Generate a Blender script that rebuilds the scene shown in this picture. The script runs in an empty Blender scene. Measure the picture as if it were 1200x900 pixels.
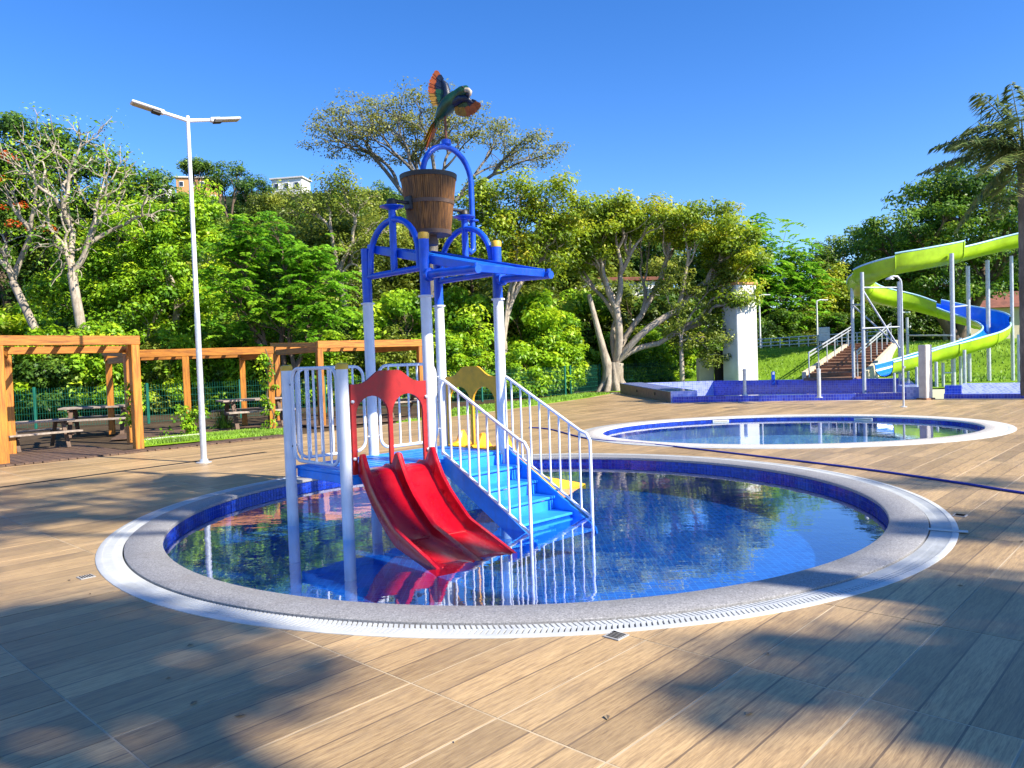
import bpy, bmesh, math, random
import numpy as np
from mathutils import Vector, Matrix
R = math.radians
rng = np.random.default_rng(7)
random.seed(7)
scene = bpy.context.scene
COL = scene.collection

# ------------------------------------------------------------------ camera, sky, sun, exposure
CAM_H, FPX = 1.6, 900.0
PITCH, ROLL = R(1.8), R(2.0)
_F = np.array([0, math.cos(PITCH), -math.sin(PITCH)])
_R0 = np.array([1.0, 0, 0]); _U0 = np.cross(_R0, _F)
_R = math.cos(ROLL)*_R0 - math.sin(ROLL)*_U0
_U = math.sin(ROLL)*_R0 + math.cos(ROLL)*_U0
cam = bpy.data.cameras.new('camera')
cam.sensor_width = 36.0; cam.lens = FPX/1200*36.0; cam.clip_end = 3000; cam.clip_start = 0.05
camo = bpy.data.objects.new('camera', cam); COL.objects.link(camo)
M3 = Matrix((( _R[0], _U[0], -_F[0], 0), (_R[1], _U[1], -_F[1], 0), (_R[2], _U[2], -_F[2], CAM_H), (0, 0, 0, 1)))
camo.matrix_world = M3
scene.camera = camo

SUN_EL, SUN_AZ = R(38), R(-30)          # azimuth from +X, towards the viewer
SUN_DIR = Vector((math.cos(SUN_EL)*math.cos(SUN_AZ), math.cos(SUN_EL)*math.sin(SUN_AZ), math.sin(SUN_EL)))
w = bpy.data.worlds.new('World'); scene.world = w; w.use_nodes = True
nt = w.node_tree; nt.nodes.clear()
sky = nt.nodes.new('ShaderNodeTexSky'); sky.sky_type = 'NISHITA'; sky.sun_disc = False
sky.sun_elevation = SUN_EL; sky.sun_rotation = math.pi/2 - SUN_AZ
sky.air_density = 1.0; sky.dust_density = 0.30; sky.ozone_density = 3.0; sky.altitude = 1500
bg = nt.nodes.new('ShaderNodeBackground'); bg.inputs['Strength'].default_value = 0.126
wo = nt.nodes.new('ShaderNodeOutputWorld')
hs = nt.nodes.new('ShaderNodeHueSaturation'); hs.inputs['Saturation'].default_value = 1.30; hs.inputs['Hue'].default_value = 0.511
nt.links.new(sky.outputs[0], hs.inputs['Color'])
# thin high cirrus everywhere in the sky, very faint
tc = nt.nodes.new('ShaderNodeTexCoord'); mp = nt.nodes.new('ShaderNodeMapping'); mp.inputs['Scale'].default_value = (1.6, 1.6, 26)
mp.inputs['Location'].default_value = (3.35, 1.7, 0.6)
nz = nt.nodes.new('ShaderNodeTexNoise'); nz.inputs['Scale'].default_value = 1.7; nz.inputs['Detail'].default_value = 5
rp = nt.nodes.new('ShaderNodeValToRGB'); rp.color_ramp.elements[0].position = 0.735; rp.color_ramp.elements[1].position = 0.95
rp.color_ramp.elements[1].color = (0.35, 0.35, 0.35, 1)
mx = nt.nodes.new('ShaderNodeMixRGB'); mx.inputs['Color2'].default_value = (6.5, 7.2, 8.0, 1)
nt.links.new(tc.outputs['Generated'], mp.inputs[0]); nt.links.new(mp.outputs[0], nz.inputs['Vector'])
nt.links.new(nz.outputs[0], rp.inputs[0]); nt.links.new(rp.outputs[0], mx.inputs['Fac'])
nt.links.new(hs.outputs[0], mx.inputs['Color1']); nt.links.new(mx.outputs[0], bg.inputs[0]); nt.links.new(bg.outputs[0], wo.inputs[0])

sl = bpy.data.lights.new('sun', 'SUN'); sl.energy = 5.0; sl.angle = R(0.55); sl.color = (1.0, 0.93, 0.80)
so = bpy.data.objects.new('sun', sl); COL.objects.link(so); so.rotation_euler = SUN_DIR.to_track_quat('Z', 'Y').to_euler()
so.location = (20, -5, 20)
vs = scene.view_settings; vs.view_transform = 'Standard'; vs.look = 'None'; vs.gamma = 1; vs.use_curve_mapping = False
vs.exposure = 1.05
scene.cycles.max_bounces = 8; scene.cycles.transparent_max_bounces = 16

# ------------------------------------------------------------------ placing helpers
def G(x, y, z=0.0):
    "point of the plane at height z seen at photo pixel (x, y)"
    d = _R*((x-600)/FPX) + _U*(-(y-450)/FPX) + _F
    t = (z-CAM_H)/d[2]
    return Vector((t*d[0], t*d[1], z))
def P(x, y, dep):
    "point at distance dep ahead, seen at photo pixel (x, y)"
    d = _R*((x-600)/FPX) + _U*(-(y-450)/FPX) + _F
    return Vector(d*dep + np.array([0, 0, CAM_H]))

# ------------------------------------------------------------------ mesh helpers
class MB:
    def __init__(s): s.v = []; s.f = []
    def add(s, v, f):
        n = len(s.v); s.v += [tuple(q) for q in v]; s.f += [tuple(i+n for i in q) for q in f]; return s
    def box(s, c, sz, rot=None, taper=1.0):
        hx, hy, hz = sz[0]/2, sz[1]/2, sz[2]/2
        vs_ = []
        for k, z in enumerate((-hz, hz)):
            t = 1.0 if k == 0 else taper
            vs_ += [Vector((-hx*t, -hy*t, z)), Vector((hx*t, -hy*t, z)), Vector((hx*t, hy*t, z)), Vector((-hx*t, hy*t, z))]
        if rot is not None: vs_ = [rot @ q for q in vs_]
        c = Vector(c)
        return s.add([q+c for q in vs_], [(3,2,1,0),(4,5,6,7),(0,1,5,4),(1,2,6,5),(2,3,7,6),(3,0,4,7)])
    def cbox(s, c, sz, rot=None, b=0.01):
        "box with chamfered edges"
        bm = bmesh.new(); bmesh.ops.create_cube(bm, size=1)
        for q in bm.verts: q.co = Vector((q.co.x*sz[0], q.co.y*sz[1], q.co.z*sz[2]))
        bmesh.ops.bevel(bm, geom=bm.edges[:], offset=min(b, min(sz)*0.4), segments=1, affect='EDGES', profile=0.5)
        bm.verts.index_update()
        vv = [q.co.copy() for q in bm.verts]; ff = [[q.index for q in fc.verts] for fc in bm.faces]; bm.free()
        if rot is not None: vv = [rot @ q for q in vv]
        c = Vector(c); return s.add([q+c for q in vv], ff)
    def beam(s, a, b, wd, ht, bev=0.008, up=Vector((0,0,1))):
        "bar of rectangular section from a to b"
        a, b = Vector(a), Vector(b); d = b-a; L = d.length; x = d.normalized(); y = up.cross(x)
        if y.length < 1e-4: y = Vector((0,1,0)).cross(x)
        y.normalize(); z = x.cross(y); rot = Matrix((x, y, z)).transposed()
        return s.cbox((a+b)/2, (L, wd, ht), rot, bev)
    def tube(s, pts, rad, n=8, cap=True, closed=False, sq=None):
        pts = [Vector(q) for q in pts]; m = len(pts)
        if not hasattr(rad, '__len__'): rad = [rad]*m
        t = []
        for i in range(m):
            if closed: d = pts[(i+1) % m]-pts[i-1]
            elif i == 0: d = pts[1]-pts[0]
            elif i == m-1: d = pts[-1]-pts[-2]
            else: d = (pts[i+1]-pts[i]).normalized()+(pts[i]-pts[i-1]).normalized()
            t.append(d.normalized() if d.length > 1e-9 else Vector((0,0,1)))
        ref = Vector((0,0,1)) if abs(t[0].z) < 0.9 else Vector((1,0,0))
        u = ref.cross(t[0]).normalized(); vs_ = []
        for i in range(m):
            u = (u - t[i]*u.dot(t[i]))
            u = u.normalized() if u.length > 1e-6 else t[i].orthogonal().normalized()
            q = t[i].cross(u)
            for k in range(n):
                a = 2*math.pi*k/n
                vs_.append(pts[i] + (u*math.cos(a)*(sq[0] if sq else 1) + q*math.sin(a)*(sq[1] if sq else 1))*rad[i])
        fs = []
        for i in range(m if closed else m-1):
            j = (i+1) % m
            for k in range(n):
                fs.append((i*n+k, i*n+(k+1) % n, j*n+(k+1) % n, j*n+k))
        if cap and not closed:
            fs.append(tuple(range(n-1, -1, -1))); fs.append(tuple((m-1)*n+k for k in range(n)))
        return s.add(vs_, fs)
    def lathe(s, prof, c=(0,0,0), n=32, rot=None, cap=True):
        c = Vector(c); vs_ = []; m = len(prof)
        for r, z in prof:
            for k in range(n):
                a = 2*math.pi*k/n; q = Vector((r*math.cos(a), r*math.sin(a), z))
                vs_.append((rot @ q if rot is not None else q)+c)
        fs = [(i*n+k, i*n+(k+1) % n, (i+1)*n+(k+1) % n, (i+1)*n+k) for i in range(m-1) for k in range(n)]
        if cap: fs += [tuple(range(n-1, -1, -1)), tuple((m-1)*n+k for k in range(n))]
        return s.add(vs_, fs)
    def prism(s, poly, d):
        "closed polygon of 3-D points pushed along d"
        n = len(poly); d = Vector(d); a = [Vector(q) for q in poly]
        return s.add(a+[q+d for q in a], [tuple(range(n-1,-1,-1)), tuple(range(n,2*n))]+[(i,(i+1)%n,n+(i+1)%n,n+i) for i in range(n)])
    def ring(s, prof, c, ax, ay, n=128, a0=0.0, a1=2*math.pi):
        "closed profile of (offset, z) swept round an ellipse"
        full = abs(a1-a0-2*math.pi) < 1e-6; m = len(prof); cnt = n if full else n+1; vs_ = []
        for k in range(cnt):
            a = a0+(a1-a0)*k/n
            for o, z in prof: vs_.append((c[0]+(ax+o)*math.cos(a), c[1]+(ay+o)*math.sin(a), z))
        fs = []
        for k in range(n):
            k2 = (k+1) % cnt
            for j in range(m):
                fs.append((k*m+j, k2*m+j, k2*m+(j+1) % m, k*m+(j+1) % m))
        if not full: fs += [tuple(range(m)), tuple((cnt-1)*m+j for j in range(m-1,-1,-1))]
        return s.add(vs_, fs)
    def build(s, name, mat, parent=None, smooth=None, recalc=True):
        me = bpy.data.meshes.new(name)
        o_ = parent_origin(parent)
        me.from_pydata([(a-o_[0], b-o_[1], c-o_[2]) for a, b, c in s.v], [], s.f); me.update()
        if recalc:
            bm = bmesh.new(); bm.from_mesh(me); bmesh.ops.recalc_face_normals(bm, faces=bm.faces[:]); bm.to_mesh(me); bm.free()
        if smooth is not None:
            me.polygons.foreach_set('use_smooth', [True]*len(me.polygons)); me.set_sharp_from_angle(angle=R(smooth))
        if mat is not None: me.materials.append(mat)
        o = bpy.data.objects.new(name, me); COL.objects.link(o)
        if parent is not None: o.parent = parent
        return o
def parent_origin(p):
    o = Vector((0,0,0))
    while p is not None: o = o+p.location; p = p.parent
    return o
def tag(o, label=None, cat=None, group=None, kind=None):
    if label: o['label'] = label
    if cat: o['category'] = cat
    if group: o['group'] = group
    if kind: o['kind'] = kind
    return o
def thing(name, label, cat, loc=(0,0,0), group=None):
    o = bpy.data.objects.new(name, None); COL.objects.link(o); o.location = Vector(loc); o.empty_display_size = 0.2
    return tag(o, label, cat, group)
def copy_tree(src, loc=None, rz=None, sc=None, label=None, group=None):
    def rec(o, par):
        c = o.copy(); COL.objects.link(c); c.parent = par
        for ch in o.children: rec(ch, c)
        return c
    r = rec(src, None)
    if loc is not None: r.location = Vector(loc)
    if rz is not None: r.rotation_euler = (0,0,rz)
    if sc is not None: r.scale = sc if hasattr(sc,'__len__') else (sc,sc,sc)
    if label: r['label'] = label
    if group: r['group'] = group
    return r
def arc(c, u, v, r, a0, a1, n):
    return [Vector(c)+Vector(u)*r*math.cos(R(a0+(a1-a0)*i/n))+Vector(v)*r*math.sin(R(a0+(a1-a0)*i/n)) for i in range(n+1)]
def rz3(a): return Matrix.Rotation(a, 3, 'Z')

# ------------------------------------------------------------------ materials
def new_mat(name):
    m = bpy.data.materials.new(name); m.use_nodes = True; n = m.node_tree; n.nodes.clear()
    out = n.nodes.new('ShaderNodeOutputMaterial'); return m, n, out
class NB:
    def __init__(s, n): s.n = n
    def __call__(s, t, **kw):
        nd = s.n.nodes.new('ShaderNode'+t)
        for k, v in kw.items(): setattr(nd, k, v)
        return nd
    def l(s, a, b): s.n.links.new(a, b)
    def math(s, op, a, b=None):
        nd = s('Math', operation=op)
        for i, q in enumerate((a, b)):
            if q is None: continue
            if isinstance(q, (int, float)): nd.inputs[i].default_value = q
            else: s.l(q, nd.inputs[i])
        return nd.outputs[0]
    def mix(s, fac, a, b, typ='MIX'):
        nd = s('MixRGB', blend_type=typ)
        for i, q in zip(('Fac','Color1','Color2'), (fac, a, b)):
            if isinstance(q, (int, float)): nd.inputs[i].default_value = q
            elif isinstance(q, tuple): nd.inputs[i].default_value = (*q[:3], 1)
            else: s.l(q, nd.inputs[i])
        return nd.outputs[0]
    def ramp(s, fac, stops):
        nd = s('ValToRGB'); cr = nd.color_ramp
        while len(cr.elements) < len(stops): cr.elements.new(0.5)
        for e, (p, c) in zip(cr.elements, stops): e.position = p; e.color = (*c, 1) if len(c) == 3 else c
        s.l(fac, nd.inputs[0]); return nd.outputs[0]
    def noise(s, vec, scale, detail=3, rough=0.5, dist=0.0):
        nd = s('TexNoise'); nd.inputs['Scale'].default_value = scale; nd.inputs['Detail'].default_value = detail
        nd.inputs['Roughness'].default_value = rough; nd.inputs['Distortion'].default_value = dist
        if vec is not None: s.l(vec, nd.inputs['Vector'])
        return nd.outputs['Fac']
    def mapping(s, vec, sc=(1,1,1), rot=(0,0,0), loc=(0,0,0)):
        nd = s('Mapping'); nd.inputs['Scale'].default_value = sc; nd.inputs['Rotation'].default_value = rot; nd.inputs['Location'].default_value = loc
        s.l(vec, nd.inputs[0]); return nd.outputs[0]
    def bump(s, h, strength=0.3, dist=0.01):
        nd = s('Bump'); nd.inputs['Strength'].default_value = strength; nd.inputs['Distance'].default_value = dist; s.l(h, nd.inputs['Height']); return nd.outputs[0]
def paint(name, col, rough=0.4, var=0.12, scale=6.0, metal=0.0, bump=0.05, coat=0.0, dirt=0.0, spec=0.5):
    m, n, out = new_mat(name); b = NB(n); pr = b('BsdfPrincipled'); geo = b('NewGeometry')
    nz_ = b.noise(geo.outputs['Position'], scale, 5, 0.6)
    dark = tuple(c*(1-var*1.6) for c in col); lite = tuple(min(1, c*(1+var)) for c in col)
    c = b.ramp(nz_, [(0.3, dark), (0.7, lite)])
    if dirt > 0:
        d2 = b.noise(b.mapping(geo.outputs['Position'], (9,9,1.2)), 3.0, 6, 0.65)
        f = b.ramp(d2, [(0.52, (0,0,0)), (0.78, (dirt,dirt,dirt))])
        c = b.mix(f, c, (0.16, 0.12, 0.08))
    b.l(c, pr.inputs['Base Color'])
    r_ = b.math('MULTIPLY_ADD', nz_, 0.3); n.nodes[-1].inputs[2].default_value = rough-0.15; b.l(r_, pr.inputs['Roughness'])
    pr.inputs['Metallic'].default_value = metal; pr.inputs['Coat Weight'].default_value = coat; pr.inputs['Specular IOR Level'].default_value = spec
    if bump: b.l(b.bump(b.noise(geo.outputs['Position'], scale*9, 4), bump, 0.01), pr.inputs['Normal'])
    b.l(pr.outputs[0], out.inputs[0]); return m
def wood(name, c0, c1, axis_scale=(1.5,1.5,22), rough=0.6, bump=0.25, obj_var=0.25):
    "grain runs along the object's short-scaled axis; generated coordinates follow each piece"
    m, n, out = new_mat(name); b = NB(n); pr = b('BsdfPrincipled'); geo = b('NewGeometry'); oi = b('ObjectInfo')
    vec = b.mapping(geo.outputs['Position'], axis_scale)
    add = b('VectorMath', operation='ADD'); b.l(vec, add.inputs[0])
    comb = b('CombineXYZ'); k = b.math('MULTIPLY', oi.outputs['Random'], 40.0); b.l(k, comb.inputs[0]); b.l(k, comb.inputs[1]); b.l(comb.outputs[0], add.inputs[1])
    g = b.noise(add.outputs[0], 2.2, 6, 0.65, 0.4)
    c = b.ramp(g, [(0.3, c0), (0.62, c1)])
    v = b.math('MULTIPLY_ADD', oi.outputs['Random'], obj_var); n.nodes[-1].inputs[2].default_value = 1-obj_var*0.6
    hsv = b('HueSaturation'); b.l(v, hsv.inputs['Value']); b.l(c, hsv.inputs['Color'])
    b.l(hsv.outputs[0], pr.inputs['Base Color']); pr.inputs['Roughness'].default_value = rough
    b.l(b.bump(g, bump, 0.006), pr.inputs['Normal']); b.l(pr.outputs[0], out.inputs[0]); return m
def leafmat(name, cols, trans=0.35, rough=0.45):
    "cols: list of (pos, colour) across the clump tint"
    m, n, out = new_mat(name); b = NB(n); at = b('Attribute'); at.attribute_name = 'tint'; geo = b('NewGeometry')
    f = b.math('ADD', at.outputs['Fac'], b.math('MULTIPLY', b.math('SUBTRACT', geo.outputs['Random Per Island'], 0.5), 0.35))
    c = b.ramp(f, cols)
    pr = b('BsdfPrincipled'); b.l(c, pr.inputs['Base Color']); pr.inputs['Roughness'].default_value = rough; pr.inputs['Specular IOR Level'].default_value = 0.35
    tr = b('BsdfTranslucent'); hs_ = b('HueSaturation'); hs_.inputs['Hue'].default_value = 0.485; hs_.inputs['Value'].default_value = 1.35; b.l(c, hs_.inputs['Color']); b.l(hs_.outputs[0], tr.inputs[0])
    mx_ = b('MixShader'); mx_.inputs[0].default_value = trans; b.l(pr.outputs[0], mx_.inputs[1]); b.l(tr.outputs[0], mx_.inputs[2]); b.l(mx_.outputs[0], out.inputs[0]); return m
def barkmat(name, c0, c1, scale=3.0):
    m, n, out = new_mat(name); b = NB(n); pr = b('BsdfPrincipled'); geo = b('NewGeometry')
    v = b.mapping(geo.outputs['Position'], (5,5,1.3)); g = b.noise(v, scale, 7, 0.7, 0.3); g2 = b.noise(geo.outputs['Position'], 1.1, 3)
    c = b.ramp(g, [(0.3, c0), (0.7, c1)]); c = b.mix(b.ramp(g2, [(0.45,(0,0,0)),(0.7,(0.6,0.6,0.6))]), c, tuple(q*0.6 for q in c0))
    b.l(c, pr.inputs['Base Color']); pr.inputs['Roughness'].default_value = 0.9; b.l(b.bump(g, 0.6, 0.03), pr.inputs['Normal']); b.l(pr.outputs[0], out.inputs[0]); return m
# ------------------------------------------------------------------ material library
DA = R(47.0)                                   # direction of the deck's grain
def deck_mat():
    m, n, out = new_mat('wood_look_tile'); b = NB(n); pr = b('BsdfPrincipled'); geo = b('NewGeometry')
    q = b.mapping(geo.outputs['Position'], rot=(0, 0, -DA)); sp = b('SeparateXYZ'); b.l(q, sp.inputs[0])
    X, Y = sp.outputs[0], sp.outputs[1]
    ix = b.math('FLOOR', b.math('DIVIDE', X, 1.2)); iy = b.math('FLOOR', b.math('DIVIDE', Y, 0.2)); iyt = b.math('FLOOR', b.math('DIVIDE', Y, 0.6))
    cx = b('CombineXYZ'); b.l(ix, cx.inputs[0]); b.l(iy, cx.inputs[1]); wn = b('TexWhiteNoise'); b.l(cx.outputs[0], wn.inputs['Vector'])
    ct = b('CombineXYZ'); b.l(ix, ct.inputs[0]); b.l(iyt, ct.inputs[1]); ct.inputs[2].default_value = 5.5; wt = b('TexWhiteNoise'); b.l(ct.outputs[0], wt.inputs['Vector'])
    # grain, shifted per plank
    vx = b.math('ADD', X, b.math('MULTIPLY', wn.outputs['Value'], 37.0)); vv = b('CombineXYZ')
    b.l(b.math('MULTIPLY', vx, 3.0), vv.inputs[0]); b.l(b.math('MULTIPLY', Y, 44.0), vv.inputs[1]); b.l(b.math('MULTIPLY', wn.outputs['Value'], 9.0), vv.inputs[2])
    g = b.noise(vv.outputs[0], 1.6, 8, 0.68, 0.5)
    vf = b('CombineXYZ'); b.l(b.math('MULTIPLY', vx, 14.0), vf.inputs[0]); b.l(b.math('MULTIPLY', Y, 230.0), vf.inputs[1])
    gf = b.noise(vf.outputs[0], 1.0, 4, 0.6)
    gs = b.math('ADD', b.math('MULTIPLY', g, 0.62), b.math('MULTIPLY', gf, 0.38))
    c = b.ramp(gs, [(0.28, (0.105, 0.060, 0.028)), (0.41, (0.270, 0.170, 0.078)), (0.53, (0.425, 0.280, 0.130)), (0.72, (0.60, 0.415, 0.205))])
    v1 = b.math('ADD', b.math('MULTIPLY', wn.outputs['Value'], 0.46), b.math('ADD', b.math('MULTIPLY', wt.outputs['Value'], 0.22), 0.66))
    hsv = b('HueSaturation'); b.l(v1, hsv.inputs['Value']); b.l(c, hsv.inputs['Color'])
    hsv.inputs['Saturation'].default_value = 1.0
    # printed plank edges
    fr = b.math('FRACT', b.math('DIVIDE', Y, 0.2)); ed = b.math('MINIMUM', fr, b.math('SUBTRACT', 1.0, fr))
    edge = b.math('LESS_THAN', ed, 0.026); edge = b.math('MULTIPLY', edge, b.math('ADD', b.math('MULTIPLY', g, 0.8), 0.3))
    c2 = b.mix(edge, hsv.outputs[0], (0.07, 0.045, 0.03))
    # worn, dusty areas and small stains
    d1 = b.noise(geo.outputs['Position'], 0.55, 5, 0.6); c3 = b.mix(b.ramp(d1, [(0.42,(0,0,0)),(0.75,(0.35,0.35,0.35))]), c2, (0.48, 0.35, 0.20))
    d2 = b.noise(geo.outputs['Position'], 7.0, 4, 0.55); c4 = b.mix(b.ramp(d2, [(0.66,(0,0,0)),(0.78,(0.35,0.35,0.35))]), c3, (0.12, 0.085, 0.06))
    vw = b('CombineXYZ'); b.l(b.math('MULTIPLY', vx, 0.9), vw.inputs[0]); b.l(b.math('MULTIPLY', Y, 5.0), vw.inputs[1]); d3 = b.noise(vw.outputs[0], 1.3, 6, 0.7)
    c4 = b.mix(b.ramp(d3, [(0.52,(0,0,0)),(0.70,(0.55,0.55,0.55))]), c4, (0.15, 0.105, 0.07))
    b.l(c4, pr.inputs['Base Color'])
    b.l(b.math('ADD', b.math('MULTIPLY', gs, 0.3), 0.32), pr.inputs['Roughness'])
    b.l(b.bump(b.math('SUBTRACT', gs, b.math('MULTIPLY', edge, 0.8)), 0.25, 0.004), pr.inputs['Normal'])
    b.l(pr.outputs[0], out.inputs[0]); return m
def tile_mat(name, c0, c1, size=0.05, grout=(0.25,0.33,0.5), geom=False, rough=0.12):
    m, n, out = new_mat(name); b = NB(n); pr = b('BsdfPrincipled'); geo = b('NewGeometry')
    if geom:
        c = b.ramp(geo.outputs['Random Per Island'], [(0.0, c0), (1.0, c1)])
    else:
        # mosaic on any plane: pick cells by position, projected along the main normal axis
        sp = b('SeparateXYZ'); b.l(geo.outputs['Position'], sp.inputs[0]); ns = b('SeparateXYZ'); b.l(geo.outputs['True Normal'], ns.inputs[0])
        az = b.math('GREATER_THAN', b.math('ABSOLUTE', ns.outputs[2]), 0.7)
        u = b.math('ADD', sp.outputs[0], b.math('MULTIPLY', b.math('SUBTRACT', 1.0, az), b.math('MULTIPLY', sp.outputs[1], -0.6)))
        vmix = b.math('ADD', b.math('MULTIPLY', az, sp.outputs[1]), b.math('MULTIPLY', b.math('SUBTRACT', 1.0, az), sp.outputs[2]))
        us, vs2 = b.math('DIVIDE', u, size), b.math('DIVIDE', vmix, size)
        cv = b('CombineXYZ'); b.l(b.math('FLOOR', us), cv.inputs[0]); b.l(b.math('FLOOR', vs2), cv.inputs[1]); wn = b('TexWhiteNoise'); b.l(cv.outputs[0], wn.inputs['Vector'])
        c = b.ramp(wn.outputs['Value'], [(0.0, c0), (1.0, c1)])
        fu, fv = b.math('FRACT', us), b.math('FRACT', vs2)
        e = b.math('MAXIMUM', b.math('LESS_THAN', fu, 0.09), b.math('LESS_THAN', fv, 0.09)); c = b.mix(e, c, grout)
    b.l(c, pr.inputs['Base Color']); pr.inputs['Roughness'].default_value = rough; b.l(pr.outputs[0], out.inputs[0]); return m
def granite_mat(name, base=(0.34,0.33,0.33)):
    m, n, out = new_mat(name); b = NB(n); pr = b('BsdfPrincipled'); geo = b('NewGeometry')
    a = b.noise(geo.outputs['Position'], 85, 3, 0.7); v = b('TexVoronoi'); v.inputs['Scale'].default_value = 60; b.l(geo.outputs['Position'], v.inputs['Vector'])
    c = b.ramp(a, [(0.30, tuple(q*0.30 for q in base)), (0.45, tuple(q*0.85 for q in base)), (0.58, tuple(q*1.1 for q in base)), (0.72, tuple(min(1,q*1.9) for q in base))])
    sp = b('SeparateXYZ'); b.l(v.outputs['Color'], sp.inputs[0]); c = b.mix(b.math('MULTIPLY', sp.outputs[0], 0.35), c, tuple(q*0.6 for q in base))
    big = b.noise(geo.outputs['Position'], 2.2, 6, 0.65); c = b.mix(b.ramp(big, [(0.52,(0,0,0)),(0.74,(0.55,0.55,0.55))]), c, tuple(q*0.62*k for q, k in zip(base,(1.05,0.97,0.88))))
    b.l(c, pr.inputs['Base Color']); pr.inputs['Roughness'].default_value = 0.55; b.l(b.bump(a, 0.15, 0.003), pr.inputs['Normal']); b.l(pr.outputs[0], out.inputs[0]); return m
def water_mat(name, tint, ripple=0.004, pw=2.8):
    m, n, out = new_mat(name); b = NB(n); geo = b('NewGeometry')
    n1 = b.noise(b.mapping(geo.outputs['Position'], (1,1.6,1)), 3.0, 3, 0.5, 0.3); n2 = b.noise(geo.outputs['Position'], 14.0, 2)
    h = b.math('ADD', n1, b.math('MULTIPLY', n2, 0.12)); nrm = b.bump(h, 0.35, ripple)
    tr = b('BsdfTransparent'); tr.inputs[0].default_value = (*tint, 1); gl = b('BsdfGlossy'); gl.inputs['Roughness'].default_value = 0.0; gl.inputs['Color'].default_value = (0.94,0.97,1,1)
    b.l(nrm, gl.inputs['Normal']); lw = b('LayerWeight'); lw.inputs['Blend'].default_value = 0.5; b.l(nrm, lw.inputs['Normal'])
    fz = b.math('MULTIPLY_ADD', b.math('POWER', lw.outputs['Facing'], pw), 0.94); n.nodes[-1].inputs[2].default_value = 0.04
    mx_ = b('MixShader'); b.l(fz, mx_.inputs[0]); b.l(tr.outputs[0], mx_.inputs[1]); b.l(gl.outputs[0], mx_.inputs[2]); b.l(mx_.outputs[0], out.inputs[0]); return m
def ground_mat(name, cols, scale=0.5, fine=9.0, bump=0.5):
    m, n, out = new_mat(name); b = NB(n); pr = b('BsdfPrincipled'); geo = b('NewGeometry')
    a = b.noise(geo.outputs['Position'], scale, 6, 0.6); f = b.noise(geo.outputs['Position'], fine, 6, 0.75)
    k = b.math('ADD', b.math('MULTIPLY', a, 0.55), b.math('MULTIPLY', f, 0.45))
    b.l(b.ramp(k, cols), pr.inputs['Base Color']); pr.inputs['Roughness'].default_value = 0.95; pr.inputs['Specular IOR Level'].default_value = 0.1
    b.l(b.bump(f, bump, 0.06), pr.inputs['Normal']); b.l(pr.outputs[0], out.inputs[0]); return m
M = {}
M['deck'] = deck_mat()
M['grout'] = paint('grout', (0.50,0.39,0.25), 0.85, 0.15, 3, bump=0.1)
M['granite'] = granite_mat('granite', (0.29,0.28,0.275))
M['pale_stone'] = granite_mat('pale_stone', (0.66,0.60,0.52))
M['grate'] = paint('white_grate', (0.50,0.51,0.50), 0.45, 0.08, 4, dirt=0.2)
M['gutter_dark'] = paint('gutter_dark', (0.018,0.017,0.017), 0.95, spec=0.05)
M['mosaic'] = tile_mat('mosaic_band', (0.004,0.016,0.22), (0.010,0.045,0.40), geom=True)
M['mosaic_grout'] = paint('mosaic_grout', (0.10,0.16,0.42), 0.7)
M['poolfloor'] = tile_mat('pool_floor_mosaic', (0.002,0.065,0.32), (0.007,0.15,0.48), 0.07, (0.06,0.28,0.62))
M['poolfloor_pale'] = tile_mat('pool_floor_pale', (0.10,0.30,0.66), (0.20,0.46,0.80), 0.07, (0.40,0.60,0.82))
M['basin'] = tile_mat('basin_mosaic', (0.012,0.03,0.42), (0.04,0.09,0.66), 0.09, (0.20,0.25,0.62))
M['basin_sunlit'] = tile_mat('basin_sunlit_mosaic', (0.22,0.27,0.66), (0.36,0.42,0.80), 0.09, (0.50,0.55,0.82))  # paler copy of the basin mosaic, sunlight put into the colour
M['water'] = water_mat('pool_water', (0.60,0.80,0.99))
M['water2'] = water_mat('shallow_water', (0.80,0.92,0.98), 0.003, 5.5)
M['earth'] = ground_mat('earth', [(0.30,(0.030,0.022,0.014)),(0.5,(0.075,0.052,0.032)),(0.7,(0.13,0.09,0.055))], 0.6, 6)
M['lawn'] = ground_mat('lawn', [(0.30,(0.055,0.12,0.008)),(0.5,(0.15,0.27,0.014)),(0.7,(0.25,0.37,0.03))], 0.35, 12)
M['forest'] = ground_mat('forest_floor', [(0.30,(0.008,0.014,0.004)),(0.5,(0.02,0.035,0.008)),(0.7,(0.05,0.07,0.02))], 0.15, 2, 1.0)
M['pergola'] = wood('varnished_wood', (0.16,0.046,0.007), (0.52,0.200,0.020), (1.1,1.1,13), 0.55, 0.4)
M['pergola_post'] = wood('varnished_post', (0.16,0.046,0.007), (0.52,0.200,0.020), (11,11,0.9), 0.55, 0.4)
M['plank'] = wood('dark_plank', (0.060,0.034,0.022), (0.145,0.085,0.052), (5,5,5), 0.7)
M['grey_wood'] = wood('weathered_wood', (0.17,0.13,0.10), (0.36,0.29,0.23), (5,5,5), 0.8)
M['white'] = paint('white_paint', (0.72,0.74,0.77), 0.42, 0.07, 5, bump=0.05, dirt=0.28)
M['blue'] = paint('blue_paint', (0.002,0.075,0.58), 0.38, 0.18, 7, bump=0.06, coat=0.1, dirt=0.18)
M['sky_blue'] = paint('light_blue_plastic', (0.020,0.27,0.85), 0.42, 0.14, 5, bump=0.06, dirt=0.2)
M['red'] = paint('red_fibreglass', (0.44,0.0015,0.008), 0.30, 0.16, 5, bump=0.05, coat=0.12, spec=0.35, dirt=0.04)
M['red_panel'] = paint('red_panel', (0.36,0.006,0.005), 0.5, 0.16, 10, bump=0.12)
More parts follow.
